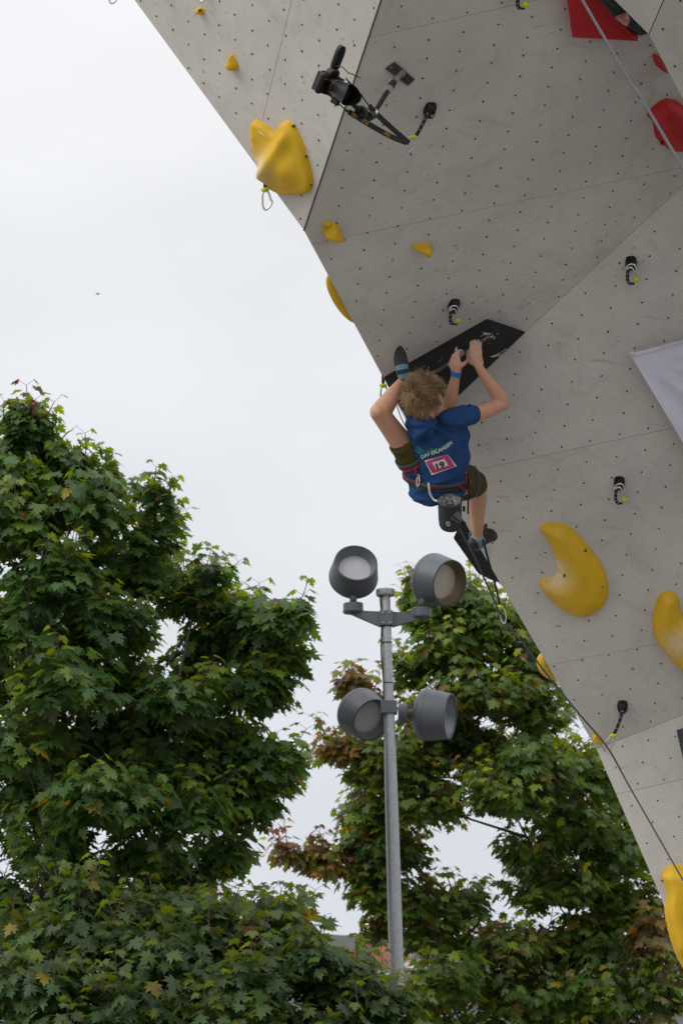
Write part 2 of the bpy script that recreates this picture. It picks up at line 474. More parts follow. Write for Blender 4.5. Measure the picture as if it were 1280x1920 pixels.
def inside(poly, pts):
    poly = np.array(poly); r = np.zeros(len(pts), bool); j = len(poly) - 1
    for i in range(len(poly)):
        c = (poly[i][1] > pts[:, 1]) != (poly[j][1] > pts[:, 1])
        x = (poly[j][0] - poly[i][0]) * (pts[:, 1] - poly[i][1]) / (poly[j][1] - poly[i][1] + 1e-12) + poly[i][0]
        r ^= c & (pts[:, 0] < x); j = i
    return r
def discs(pl, pts2, rad, h=.0012, k=8):
    a, b, n = frame(pl[1]); vs, fs = [], []
    for q, (p, r) in enumerate(zip(to3(pl, pts2, h), rad)):
        base = len(vs); rot = q * .7
        vs += [p + (a * math.cos(rot + 2 * PI * i / k) + b * math.sin(rot + 2 * PI * i / k)) * r for i in range(k)]
        fs.append(tuple(range(base, base + k)))
    return np.array(vs), fs
LATT = dict(A=((503.6, 84.3), (31.4, -18.7), (31.1, 28.2)), B=((932.8, 44.9), (63.3, -14.1), (-7.2, 37.4)),
            C=((890.3, 874), (53.4, -11.6), (-5.5, 39.4)), D=((1244, 1460.7), (50, -9.3), (-10.5, 40)))
for key, (pl, poly, seams) in FACES.items():
    cells = [poly]
    for a, b in seams:
        nxt = []
        for c in cells:
            for s in (1, -1):
                q = clip(c, a, b, s)
                if len(q) > 2: nxt.append(q)
        cells = nxt
    for c in cells:
        p2 = shrink(to2(pl, [hit(pl, *q) for q in c]), .0006)
        o = obj('panel', prism(pl, p2, -.022, 0), M['wall'], wall, bevel=.0008, seg=1)
        o.data.materials.append(M['plyedge'])
        n = Vector(pl[1])
        for f in o.data.polygons:
            if abs(f.normal.dot(n)) < .5: f.material_index = 1
    P2 = to2(pl, [hit(pl, *q) for q in poly])
    obj('frame', prism(pl, shrink(P2, .01), -.16, -.026), M['frame'], wall)
    # bolt holes: a lattice on the face, measured at one hole and two neighbours
    o0, u, v = LATT[key]
    q0, q1, q2 = to2(pl, [hit(pl, *o0), hit(pl, o0[0] + u[0], o0[1] + u[1]), hit(pl, o0[0] + v[0], o0[1] + v[1])])
    I, Jj = np.meshgrid(np.arange(-45, 46), np.arange(-60, 61))
    pts = q0 + I.reshape(-1, 1) * (q1 - q0) + Jj.reshape(-1, 1) * (q2 - q0)
    pts = pts + RNG.normal(0, .0025, pts.shape)
    pts = pts[inside(shrink(P2, .02), pts)]
    rad = RNG.uniform(.0042, .0051, len(pts))
    lo, hi = P2.min(0), P2.max(0)
    nscr = int(20 * (hi - lo).prod())
    scr = RNG.uniform(lo, hi, (nscr, 2)); keep = []
    for s in scr:                                               # old screw holes, often in small groups
        for _ in range(RNG.integers(1, 5)): keep.append(s + RNG.normal(0, .03, 2))
    keep = np.array(keep); keep = keep[inside(shrink(P2, .02), keep)]
    obj('bolt_holes', discs(pl, np.concatenate([pts, keep]), np.concatenate([rad, RNG.uniform(.0010, .0021, len(keep))])), M['hole'], wall, kind='stuff', recalc=False)

# the side of the wall turning away behind the left-hand edge
SIDE = V(.30, 1, .10)
ar = [hit(AP, 142, -150), hit(AP, 570, 433), hit(CP, 776, 816), hit(CP, 1117, 1404), hit(DP, 1237, 1680), hit(DP, 1330, 1960)]
for i in range(len(ar) - 1):
    a, b = ar[i], ar[i + 1]
    nn = nrm(np.cross(b - a, SIDE)); nn = nn if nn[0] < 0 else -nn
    ins = nrm(SIDE) * .012
    q = [a + ins, b + ins, b + SIDE * 2.2, a + SIDE * 2.2]
    obj('side_panel', (np.array(q + [x - nn * .03 + ins * (8 if j < 2 else 0) for j, x in enumerate(q)]), [(0, 1, 2, 3), (7, 6, 5, 4), (0, 4, 5, 1), (1, 5, 6, 2), (2, 6, 7, 3), (3, 7, 4, 0)]), M['wall'], wall)
SIDES = [(ar[i], (lambda nn: nn if nn[0] < 0 else -nn)(nrm(np.cross(ar[i + 1] - ar[i], SIDE)))) for i in range(len(ar) - 1)]

ra_, rb_ = hit(BP, 760, -135), hit(BP, 570, 433)
obj('edge_trim', tube([ra_ - BP[1] * .002, rb_ - BP[1] * .002], .0045, 6), M['plyedge'], wall)
# forward-standing prow at the upper right corner
dB = proj(hit(BP, 1215, 65))[2]
k0 = P(1215, 65, dB - .30); k1 = P(1362, 340, proj(hit(BP, 1335, 296))[2] - .18); k2 = P(1075, -75, dB - .42)
k3 = P(1300, -130, dB - .62); k4 = P(1600, 100, dB - .1)
back = V(.35, .75, .35)
for tri in ([k0, k2, k3], [k0, k3, k4, k1]):
    n = nrm(np.cross(tri[1] - tri[0], tri[2] - tri[0])); n = n if n @ FW < 0 else -n
    pl = (tri[0], n)
    p2 = to2(pl, tri)
    c = p2.mean(0)
    o = obj('panel', prism(pl, shrink(p2, .002), -.022, 0), M['wall'], wall); o.data.materials.append(M['plyedge'])
    for f in o.data.polygons:
        if abs(f.normal.dot(Vector(n))) < .5: f.material_index = 1
    obj('frame', prism(pl, shrink(p2, .03), -.09, -.026), M['frame'], wall)
    g = np.array([(x, y) for x in np.arange(-3, 3, .145) for y in np.arange(-3, 3, .145)]) @ np.array([[.95, -.2], [.2, .95]])
    g = g[inside(shrink(p2, .03), g)]
    if len(g): obj('bolt_holes', discs(pl, g, [.0052] * len(g)), M['hole'], wall, kind='stuff', recalc=False)

# ------------------------------------------------------------------ climbing holds
def sdf(poly, X):
    """signed distance, positive inside"""
    poly = np.array(poly); d = np.full(len(X), 1e9)
    for i in range(len(poly)):
        a, b = poly[i], poly[(i + 1) % len(poly)]; ab = b - a
        t = np.clip(((X - a) @ ab) / max(ab @ ab, 1e-12), 0, 1)
        d = np.minimum(d, np.linalg.norm(X - a - t[:, None] * ab, axis=1))
    return np.where(inside(poly, X), d, -d)
def hold_mesh(pl, outline, H=.05, w=.05, step=.006, lip=.008, bumps=(), chalk=(), smooth=True, power=.5, name='hold'):
    """a moulded shape rising from the face: outline in photo pixels on the face; H height, w width of the shoulder; bumps (px,py,radius,height)"""
    ol = np.array([hit(pl, *q) for q in (catmull(outline, 5, True) if smooth else outline)])
    o2 = to2(pl, ol); lo, hi = o2.min(0) - step * 1.5, o2.max(0) + step * 1.5
    nx, ny = (np.ceil((hi - lo) / step)).astype(int) + 1
    gx, gy = np.meshgrid(lo[0] + np.arange(nx) * step, lo[1] + np.arange(ny) * step); X = np.column_stack([gx.ravel(), gy.ravel()])
    d = sdf(o2, X)
    t = np.clip(d / w, 0, 1)
    h = np.where(d > 0, lip * np.clip(d / .006, 0, 1) + H * (1 - (1 - t) ** 2) ** power * np.clip(d / .004, 0, 1), d * 1.5)
    for (bx, by, br, bh) in bumps:
        c = to2(pl, [hit(pl, bx, by)])[0]
        g = np.exp(-((X - c) ** 2).sum(1) / (2 * br * br))
        h += np.where(d > 0, g * bh * np.clip(d / .05, 0, 1), 0)
    ch = np.zeros(len(X))
    for (bx, by, br) in chalk:
        c = to2(pl, [hit(pl, bx, by)])[0]; ch = np.maximum(ch, np.exp(-((X - c) ** 2).sum(1) / (2 * br * br)))
    a, b, n = frame(pl[1]); vs = pl[0] + X[:, :1] * a + X[:, 1:] * b + h[:, None] * n
    use = d > -step * 1.3; idx = -np.ones(len(X), int); idx[use] = np.arange(use.sum()); fs = []
    g = np.arange(nx * ny).reshape(ny, nx)
    for q in np.stack([g[:-1, :-1], g[:-1, 1:], g[1:, 1:], g[1:, :-1]], -1).reshape(-1, 4):
        if use[q].all(): fs.append(tuple(idx[q]))
    me = mesh_of(name, (vs[use], fs)); at = me.attributes.new('chalk', 'FLOAT', 'POINT'); at.data.foreach_set('value', ch[use])
    return me
def bolts(pl, pts, parent, r=.006, h=.03, m='bolt'):
    for (x, y, hh) in pts:
        c = hit(pl, x, y, hh); a, b, n = frame(pl[1])
        obj('bolt', lathe(c - n * .01, n, [(r, 0), (r, .0115), (r * .6, .012), (r * .55, .0095), (.0001, .0095)], 10), M[m], parent)
def hold(name, label, pl, outline, m='yellow', bolt=(), group=None, cat='climbing hold', **kw):
    c = hit(pl, *np.mean(np.array(outline), 0))
    t = thing(name, c, label, cat, group)
    obj('body', hold_mesh(pl, outline, **kw), M[m], t, smooth=True)
    bolts(pl, bolt, t)
    return t
def zz(pts, x0, y0, s): return [(x0 + x / s, y0 + y / s) for x, y in pts]

# big yellow bucket on the upper left face
t = hold('climbing_hold', 'large yellow bucket shaped hold with a pinched top edge and chalky scoop', AP,
     zz([(850, 685), (905, 705), (970, 752), (1005, 700), (1050, 693), (1095, 750), (1140, 860), (1178, 1010), (1170, 1085), (1110, 1108), (1010, 1108), (940, 1070), (890, 980), (850, 860), (835, 740)], 200, 0, 3.048),
     H=.022, w=.03, lip=.012, bumps=[(549 - 43 * q, 246 + 84 * q, .024 + .006 * q, .012 + .022 * q) for q in np.linspace(0, 1, 9)] + [(546, 315, .05, .045), (478, 255, .018, .014), (481, 275, .018, .014), (486, 298, .022, .014)], chalk=[(503, 312, .05)],
     bolt=[(473, 233, .014), (549, 237, .014), (512, 251, .014), (572, 294, .014), (581, 347, .014)])
lb = obj('maker_sticker', (np.array([hit(AP, *q, .058) for q in zz([(863, 752), (870, 749), (900, 768), (896, 774)], 200, 0, 3.048)]), [(0, 1, 2, 3)]), M['white'], t)
hold('climbing_hold', 'big yellow crescent shaped hold on the long face right of the climber', CP,
     zz([(430, 400), (470, 385), (530, 385), (600, 410), (680, 490), (760, 590), (815, 690), (830, 780), (815, 860), (770, 910), (700, 943), (640, 940), (560, 905), (480, 840), (430, 780), (418, 735), (440, 718), (490, 712), (520, 695), (525, 650), (505, 560), (470, 490), (432, 435)], 880, 860, 3.2),
     H=.075, w=.115, lip=.006, power=.65, chalk=[(1044, 1075, .045), (1046, 1058, .03)],
     bolt=[(1020, 999, .012), (1047, 993, .02), (1097, 1033, .045), (1127, 1101, .05), (1099, 1142, .03), (1018, 1100, .018), (1057, 1080, .072)])
hold('climbing_hold', 'tall yellow curved hold cut off by the right picture edge', CP,
     zz([(1150, 800), (1200, 797), (1245, 825), (1265, 900), (1300, 960), (1420, 980), (1500, 1010), (1560, 1110), (1540, 1230), (1440, 1300), (1340, 1300), (1260, 1255), (1180, 1170), (1110, 1070), (1093, 980), (1110, 880)], 880, 860, 3.2),
     H=.075, w=.09, lip=.006, power=.65, chalk=[(1272, 1195, .05)], bolt=[(1247, 1121, .02), (1262, 1129, .02), (1229, 1167, .02), (1252, 1225, .03)])
hold('climbing_hold', 'yellow bulging volume hold at the foot of the wall beside the rope', DP,
     [(1240, 1640), (1250, 1626), (1272, 1622), (1330, 1640), (1400, 1690), (1420, 1770), (1380, 1840), (1330, 1850), (1292, 1828), (1268, 1792), (1253, 1748), (1246, 1705), (1250, 1672)],
     H=.085, w=.065, lip=.012, power=.55, bumps=[(1262 + 26 * q, 1672 + 100 * q, .035, .012 + .016 * q) for q in np.linspace(0, 1, 7)], bolt=[(1242, 1637, .012)])
# little ones
SM = 'small yellow footholds'
hold('small_hold', 'small yellow foothold just below the top picture edge', AP, [(371, 15), (378, 13), (383, 20), (382, 27), (376, 27), (372, 22)], H=.025, w=.018, step=.003, bolt=[(374, 20, .025)], group=SM)
hold('small_hold', 'yellow teardrop foothold left of the black camera', AP, [(436, 101), (441, 108), (447, 121), (446, 130), (438, 132), (430, 124), (429, 117), (434, 111)], H=.035, w=.025, step=.003, bolt=[(434, 124, .022)], group=SM)
hold('small_hold', 'yellow fin shaped hold under the big bucket hold, with a rusty wire', BP, [(604, 436), (612, 424), (626, 417), (636, 427), (641, 443), (630, 446), (614, 443)], H=.05, w=.03, step=.003, bumps=[(626, 436, .02, .02)], bolt=[(618, 440, .03)], group=SM)
hold('small_hold', 'little flat yellow chip screwed above the yellow fin shaped hold', BP, [(603, 420), (609, 413), (622, 417), (615, 427)], H=.014, w=.02, step=.003, bolt=[(611, 422, .012)], group=SM, smooth=False)
hold('small_hold', 'yellow wedge foothold standing alone above the black quickdraw and wedge', BP, [(772, 459), (783, 456), (804, 457), (807, 466), (803, 474), (794, 475), (784, 467)], H=.045, w=.03, step=.003, bolt=[(788, 467, .03)], group=SM)
hold('small_hold', 'small yellow foothold where the rope runs at the lower left edge', CP, [(1110, 1377), (1118, 1377), (1128, 1388), (1126, 1391), (1115, 1390), (1111, 1384)], H=.035, w=.02, step=.003, bolt=[(1117, 1386, .03)], group=SM)
for (pl, q) in ((BP, [(641, 445), (645, 447), (648, 449), (646, 452), (643, 450)]), (BP, [(803, 475), (806, 478), (808, 481), (805, 482)])):
    tag(obj('wire_loop', tube(catmull([hit(pl, *x, .008) for x in q], 4), .0012, 5), M['rust'], smooth=True), 'short rusty wire curl beside the yellow %s hold' % ('fin shaped' if q[0][0] < 700 else 'wedge'), 'wire')
# holds on the far side, peeping past the left edge
def side_hold(label, pxs, i, out, L=.0):
    a = ar[i]; b = ar[i + 1]; pl = SIDES[i]
    p0, p1 = [hit(BP if i == 1 else CP, *q) for q in pxs]
    d = nrm(p1 - p0); c = (p0 + p1) / 2 + nrm(SIDE) * .13; ln = np.linalg.norm(p1 - p0) / 2
    t = thing('climbing_hold', c, label, 'climbing hold')
    v, f = ell(c, (d, nrm(SIDE), pl[1]), (ln * 1.1, .10, out), 24, 14)
    v = v - np.minimum((v - c) @ pl[1] + .004, 0)[:, None] * pl[1]
    obj('body', (v, f), M['yellow'], t, smooth=True)
    obj('bolt', ell(c + pl[1] * (out - .002), (d, nrm(SIDE), pl[1]), (.008, .008, .004), 8, 6), M['bolt'], t)
side_hold('slim yellow hold peeping out behind the upper left wall edge', [(606, 506), (652, 590)], 1, .050)
side_hold('yellow hold half hidden behind the lower left wall edge by the rope', [(1008, 1222), (1034, 1268)], 2, .06)
# red group at the top
hold('climbing_hold', 'round red dished hold cut off by the right picture edge', BP, zz([(1075, 655), (1105, 610), (1150, 575), (1190, 563), (1235, 575), (1280, 610), (1330, 680), (1340, 780), (1290, 835), (1220, 845), (1165, 825), (1120, 770), (1105, 690)], 860, 0, 3.048),
     m='red', H=.07, w=.08, lip=.01, bolt=[(1240, 270, .05)])
hold('small_hold', 'small red foothold tucked against the raised corner panel', BP, [(1222, 104), (1227, 101), (1238, 112), (1250, 135), (1240, 131), (1228, 121)], m='red', H=.03, w=.02, step=.003)
def volume(name, label, pl, base, top, faces, m, bevel=.008, cat='wall volume', group=None):
    """faceted box: base pixels on the face, top pixels with height; faces index base then top"""
    pts = [hit(pl, *q, -.004) for q in base] + [hit(pl, q[0], q[1], q[2]) for q in top]
    t = thing(name, np.mean(pts[:len(base)], 0), label, cat, group)
    o = obj('body', (np.array(pts), faces), M[m], t, bevel=bevel, seg=3)
    return t, pts
t, pts = volume('wall_volume', 'flat red angular volume at the top edge with the rope crossing it', BP,
    [(1040, -60), (1066, -10), (1076, 60), (1196, 71), (1190, 55), (1080, -70)], [(1036, -55, .05), (1062, 0, .05), (1072, 71, .05), (1195, 78, .035), (1182, 62, .035), (1072, -75, .05)],
    [(0, 1, 2, 3, 4, 5), (11, 10, 9, 8, 7, 6)] + [(i, (i + 1) % 6, 6 + (i + 1) % 6, 6 + i) for i in range(6)], 'red', .006)
t, pts = volume('wall_volume', 'slate grey chalky volume wedged behind the red volume at the top', BP,
    [(1088, -30), (1150, 42), (1200, 68), (1230, 60), (1160, -60)], [(1100, -25, .10), (1165, 44, .07), (1196, 58, .05), (1200, 40, .07), (1150, -50, .10)],
    [(0, 1, 2, 3, 4), (9, 8, 7, 6, 5)] + [(i, (i + 1) % 5, 5 + (i + 1) % 5, 5 + i) for i in range(5)], 'slate', .004)
pl = (hit(BP, 1166, 33, .085), BP[1])
hold('small_hold', 'little pinkish red foothold screwed onto the slate grey volume', pl, [(1155, 32), (1172, 26), (1177, 31), (1170, 44), (1160, 40)], m='red', H=.03, w=.02, step=.003, chalk=[(1166, 34, .05)])

# the long black wedge the climber hangs from
RH = .105
wb = [(717, 706), (912, 596), (988, 622), (858, 750), (765, 790), (742, 752)]
wt = [(928, 626, RH), (757, 741, RH)]
t, pts = volume('wall_volume', 'long black wedge volume gripped by the climber, chalk along its ridge', BP, wb, wt,
    [(0, 1, 6, 7), (1, 2, 6), (2, 3, 4, 7, 6), (4, 5, 7), (5, 0, 7), (0, 5, 4, 3, 2, 1)], 'black', .009)
rdg0, rdg1 = pts[6], pts[7]
obj('ridge_wear', tube(catmull([rdg0 * (1 - q) + rdg1 * q - BP[1] * .0085 for q in np.linspace(.02, .85, 12)], 3), .0085, 8), mat('worn_edge', (.085, .085, .09), .55, .3, 60, bump=.3), t, smooth=True)
upn = nrm(np.cross(pts[1] - pts[0], rdg0 - pts[0])); upn = upn if upn @ FW < 0 else -upn
lon = nrm(np.cross(pts[3] - pts[2], rdg0 - pts[2])); lon = lon if lon @ FW < 0 else -lon
UPP, LOP = (rdg0, upn), (rdg0, lon)
def flakes(pl, spots, parent, m='chalk', seed=1):
    rg = np.random.default_rng(seed); vs, fs = [], []; a, b, n = frame(pl[1])
    for (x, y, r, k) in spots:
        for _ in range(k):
            c = hit(pl, x + rg.normal(0, 3.5), y + rg.normal(0, 2.5), .0022); rr = r * rg.uniform(.3, 1.0); i0 = len(vs)
            ph = rg.uniform(0, 6)
            vs += [c + (a * math.cos(ph + q) + b * math.sin(ph + q)) * rr * rg.uniform(.5, 1.2) for q in np.arange(6) * PI / 3]; fs.append(tuple(range(i0, i0 + 6)))
    return obj('chalk_marks', (np.array(vs), fs), M[m], parent, kind='stuff', recalc=False)
flakes(UPP, [(855, 655, .006, 9), (911, 627, .005, 6), (905, 629, .004, 5), (893, 637, .005, 5), (860, 657, .004, 5), (917, 628, .004, 5), (800, 690, .003, 4), (829, 676, .003, 3)], t)
flakes(LOP, [(925, 632, .007, 7), (915, 637, .005, 5)], t, seed=3)
# logo on the lower facet
tx, tf = text_shape('BETA', .02)
e0, e1 = hit(LOP, 934, 668, .002), hit(LOP, 948, 656, .002); lx = nrm(e1 - e0); ly = nrm(np.cross(lon, lx)); ly = ly if ly @ UP > 0 else -ly
c0 = hit(LOP, 941, 661, .0022)
obj('logo_lettering', (np.array([c0 + lx * v[0] * .024 + ly * (v[1] * .030 + v[0] * .004) for v in tx]), tf), M['whiteweb'], t, recalc=False)
obj('logo_swoosh', (np.array([hit(LOP, *q, .002) for q in ((917, 669), (931, 664), (936, 660), (932, 667), (926, 670))]), [(0, 1, 2, 3, 4)]), M['whiteweb'], t, recalc=False)
# dark volume low on the edge, and one at the right picture edge
sp = SIDES[2]
q = [hit(CP, 858, 962), hit(CP, 940, 1098)]
w1 = [q[0] + nrm(SIDE) * .03, q[1] + nrm(SIDE) * .03, q[1] + nrm(SIDE) * .45, q[0] + nrm(SIDE) * .45]
w2 = [q[0] * .82 + q[1] * .18 + sp[1] * .10 + nrm(SIDE) * .10, q[0] * .30 + q[1] * .70 + sp[1] * .085 + nrm(SIDE) * .10, q[0] * .3 + q[1] * .7 + sp[1] * .085 + nrm(SIDE) * .35, q[0] * .82 + q[1] * .18 + sp[1] * .1 + nrm(SIDE) * .35]
w1 = [x - sp[1] * .035 for x in w1]
t = thing('wall_volume', q[0], 'dark wedge volume jutting past the left edge below the climber\'s foot', 'wall volume')
obj('body', (np.array(w1 + w2), [(0, 1, 2, 3), (7, 6, 5, 4), (0, 4, 5, 1), (1, 5, 6, 2), (2, 6, 7, 3), (3, 7, 4, 0)]), M['black'], t, bevel=.008)
volume('wall_volume', 'dark grey volume showing only its edge at the right picture border', DP, [(1266, 1368), (1292, 1480), (1450, 1450), (1420, 1330)], [(1282, 1376, .07), (1300, 1465, .07), (1440, 1440, .07), (1410, 1345, .07)],
       [(0, 1, 2, 3), (7, 6, 5, 4), (0, 4, 5, 1), (1, 5, 6, 2), (2, 6, 7, 3), (3, 7, 4, 0)], 'slate', .006)

# ------------------------------------------------------------------ quickdraws
def hanger(pl, px, py, parent, s=.88):
    """moulded black anchor block standing off the face"""
    c = hit(pl, px, py); a, b, n = frame(pl[1])
    up = nrm(UP - n * (UP @ n)); sd_ = np.cross(up, n)
    rings = []
    for h, w, u in ((-.004, .030, .036), (.012, .030, .036), (.034, .020, .026), (.044, .013, .018)):
        rings.append(ering(c + n * h * s - up * h * .25, sd_, up, w * s, u * s, 16, 3.2))
    obj('anchor_block', loft(rings), M['blackplastic'], parent, smooth=True, sharp=50)
    obj('bolt', lathe(c + n * .040 * s - up * .010, n, [(.008, 0), (.008, .007), (.0001, .007)], 10), M['alu'], parent)
def ribbon(pts, w, side, th=.0025):
    """flat webbing along points; side = direction across"""
    pts = np.asarray(pts, float); T = np.gradient(pts, axis=0); vs = []
    for p, t_ in zip(pts, T):
        t_ = nrm(t_); s_ = side - t_ * (side @ t_); s_ = nrm(s_); nn = np.cross(t_, s_)
        vs += [p - s_ * w - nn * th, p + s_ * w - nn * th, p + s_ * w + nn * th, p - s_ * w + nn * th]
    fs = []
    for i in range(len(pts) - 1):
        for q in range(4): fs.append((i * 4 + q, i * 4 + (q + 1) % 4, (i + 1) * 4 + (q + 1) % 4, (i + 1) * 4 + q))
    L = len(pts) * 4
    return np.array(vs), fs + [(3, 2, 1, 0), (L - 4, L - 3, L - 2, L - 1)]
def draw(label, block, sling, biner, lime, group='quickdraws', biner_mat='steel', marks=True, bw=.0075, r=.0046):
    """block (plane,px,py) or None; sling, biner: lists of world points; lime: (centre, axis, length)"""
    base = hit(*block) if block else sling[0]
    t = thing('quickdraw', base, label, 'quickdraw', group)
    if block: hanger(block[0], block[1], block[2], t)
    sp_ = catmull(sling, 5)
    o = obj('sling', ribbon(sp_, bw, RT, .003), M['web'], t)
    if marks:
        L = len(sp_)
        for i in range(2, L - 2, 3):
            c = sp_[i]; tt = nrm(sp_[i + 1] - sp_[i]); s_ = nrm(RT - tt * (RT @ tt)); nn = np.cross(tt, s_); nn = nn if nn @ FW < 0 else -nn
            obj('stitching', box(c + nn * .0036 - s_ * .001, (s_, tt, nn), (bw * .4, .0012, .0006)), M['whiteweb'], t)
    bp_ = catmull(biner, 5, True)
    b = obj('carabiner', tube(bp_, r, 8, closed=True), M[biner_mat], t, smooth=True)
    c, ax, ln = lime
    a_, b_, n_ = frame(ax)
    obj('keeper', ell(c, (a_, b_, n_), (.011, .011, ln), 14, 10), M['lime'], t, smooth=True)
    return t
def hp(pl, pts, h): return [hit(pl, x, y, (h if np.isscalar(h) else h[i])) for i, (x, y) in enumerate(pts)]
def limeat(pl, x, y, h, dx=1, dy=0, ln=.017):
    c = hit(pl, x, y, h); return (c, hit(pl, x + dx, y + dy, h) - c, ln)
# hanging free from a block
draw('quickdraw carrying the rope, pulled left, above the lower wall joint', (CP, 1166, 1323),
     hp(CP, [(1166, 1328), (1163, 1345), (1157, 1362), (1150, 1377)], [.05, .07, .09, .10]),
     hp(CP, [(1150, 1380), (1152, 1386), (1146, 1400), (1140, 1408), (1133, 1408), (1131, 1400), (1136, 1390), (1145, 1381)], .10), limeat(CP, 1148, 1379, .10, 1, -.2, .02))
draw('quickdraw holding the black camera strap', (BP, 805, 203),
     hp(BP, [(803, 210), (796, 224), (788, 240), (780, 254)], [.05, .08, .10, .11]),
     hp(BP, [(778, 256), (783, 262), (779, 272), (770, 283), (763, 284), (755, 276), (755, 268), (765, 260), (772, 256)], .11), limeat(BP, 776, 257, .11, 1, .05, .02))
# folded back up onto their own blocks
def folded(label, pl, x, y, k=1.0, fl=1):
    """block at x,y; carabiner clipped back over the block, sling looping below"""
    q = lambda a, b: (x + a * k * fl, y + b * k)
    draw(label, (pl, x, y - 4),
         hp(pl, [q(-4, 6), q(-6, 16), q(-6, 28), q(-2, 34), q(6, 34)], [.05, .06, .06, .06, .06]),
         hp(pl, [q(-8, 8), q(-6, 2), q(2, -1), q(8, 3), q(11, 14), q(13, 26), q(10, 31), q(7, 28), q(6, 14), q(2, 6), q(-4, 6)], .06), limeat(pl, *q(9, 27), .065, 1, .4 * fl, .016), r=.0036)
folded('folded quickdraw just above the black wedge volume', BP, 850, 574)
folded('folded quickdraw on the long face above the lilac cloth', CP, 1182, 496, 1.05)
folded('folded quickdraw between the lilac cloth and the yellow crescent hold', CP, 1160, 908, 1.05)
folded('folded quickdraw cut off by the top picture edge beside the red volume', BP, 976, -18)
# hanging in the open beside the left edge
def free(label, px, py, d, top, lean=0):
    c = P(px, py, d); s_ = d / F
    q = lambda a, b: P(px + a, py + b, d)
    draw(label, None, [q(0, -top), q(0, -top * .6), q(0, -top * .3), q(0, -4)],
         [q(1, -2), q(7, 6), q(10, 16), q(13, 22), q(9, 30), q(2, 36), q(-3, 33), q(-5, 20), q(-4, 5)], (q(0, -1), RT, .018), marks=False)
free('quickdraw hanging below the big yellow bucket hold', 497, 357, proj(hit(AP, 505, 345))[2] - .05, 45)
free('quickdraw behind the climber\'s raised knee at the wall edge', 718, 724, proj(hit(BP, 718, 700))[2] + .12, 22)
free('carabiner just showing at the top left corner against the sky', 209, -30, proj(hit(AP, 240, -20))[2] - .1, 30)
free('dark quickdraw cut off by the top edge above the small yellow foothold', 374, -32, proj(hit(AP, 374, 0))[2] - .06, 30)
d9 = proj(hit(CP, 943, 1120))[2] - .06
draw('long quickdraw clipped to the rope below the climber at the left edge', None,
     [P(905, 1012, d9 - .3), P(915, 1050, d9 - .2), P(926, 1090, d9 - .1), P(936, 1132, d9)],
     [P(940, 1138, d9), P(946, 1146, d9), P(948, 1160, d9), P(945, 1169, d9), P(940, 1164, d9), P(937, 1150, d9), P(935, 1140, d9)], (P(937, 1138, d9), RT, .019), marks=False, bw=.005, r=.0036)

# ------------------------------------------------------------------ ropes
def rope(label, pts, r=.0048):
    o = obj('climbing_rope', tube(catmull(pts, 8), r, 8), M['rope'], smooth=True)
    return tag(o, label, 'rope')
dl = lambda x, y, h=.11: proj(hit(CP, x, y))[2] - h
e0, e1 = P(1182, 1480, proj(hit(DP, 1182, 1480))[2] - .12), P(1282, 1655, proj(hit(DP, 1282, 1655))[2] - .45)
far = e1 + (e1 - e0) * ((e1[2] - .05) / (e0[2] - e1[2]))
rope('grey rope running from the climber down along the left wall edge', [P(835, 925, 10.12), P(845, 960, 10.04), P(866, 1001, 10.08), P(888, 1042, 10.25), P(912, 1095, 10.42), P(943, 1160, d9), P(985, 1212, dl(985, 1212)), P(1025, 1265, dl(1025, 1265)),
      P(1082, 1335, dl(1082, 1335)), P(1138, 1402, dl(1138, 1402, .14)), e0, e1, far])
e0, e1 = P(1094, 0, 7.0), P(1281, 318, 6.3)
rope('taut grey rope crossing the red holds in the upper right corner', [e0 + (e0 - e1) * 1.5, e0 * .55 + e1 * .45 - V(0, 0, .012), e1, e1 + (e1 - e0) * ((e1[2] - .05) / (e0[2] - e1[2]))], .0046)
tag(obj('sling_loop', join(*[tube(catmull([P(737 + k, 742, 10.26), P(745 + k, 765, 10.26), P(752 + k, 784, 10.26), P(768 + k, 816, 10.26)], 4), .004, 6) for k in (0, 8)], tube(catmull([P(745, 742, 10.26), P(741, 735, 10.26), P(737, 742, 10.26)], 4), .004, 6)), M['whiteweb'], smooth=True),
    'pale grey sling loop seen between the climber\'s raised leg and blue shirt', 'sling')

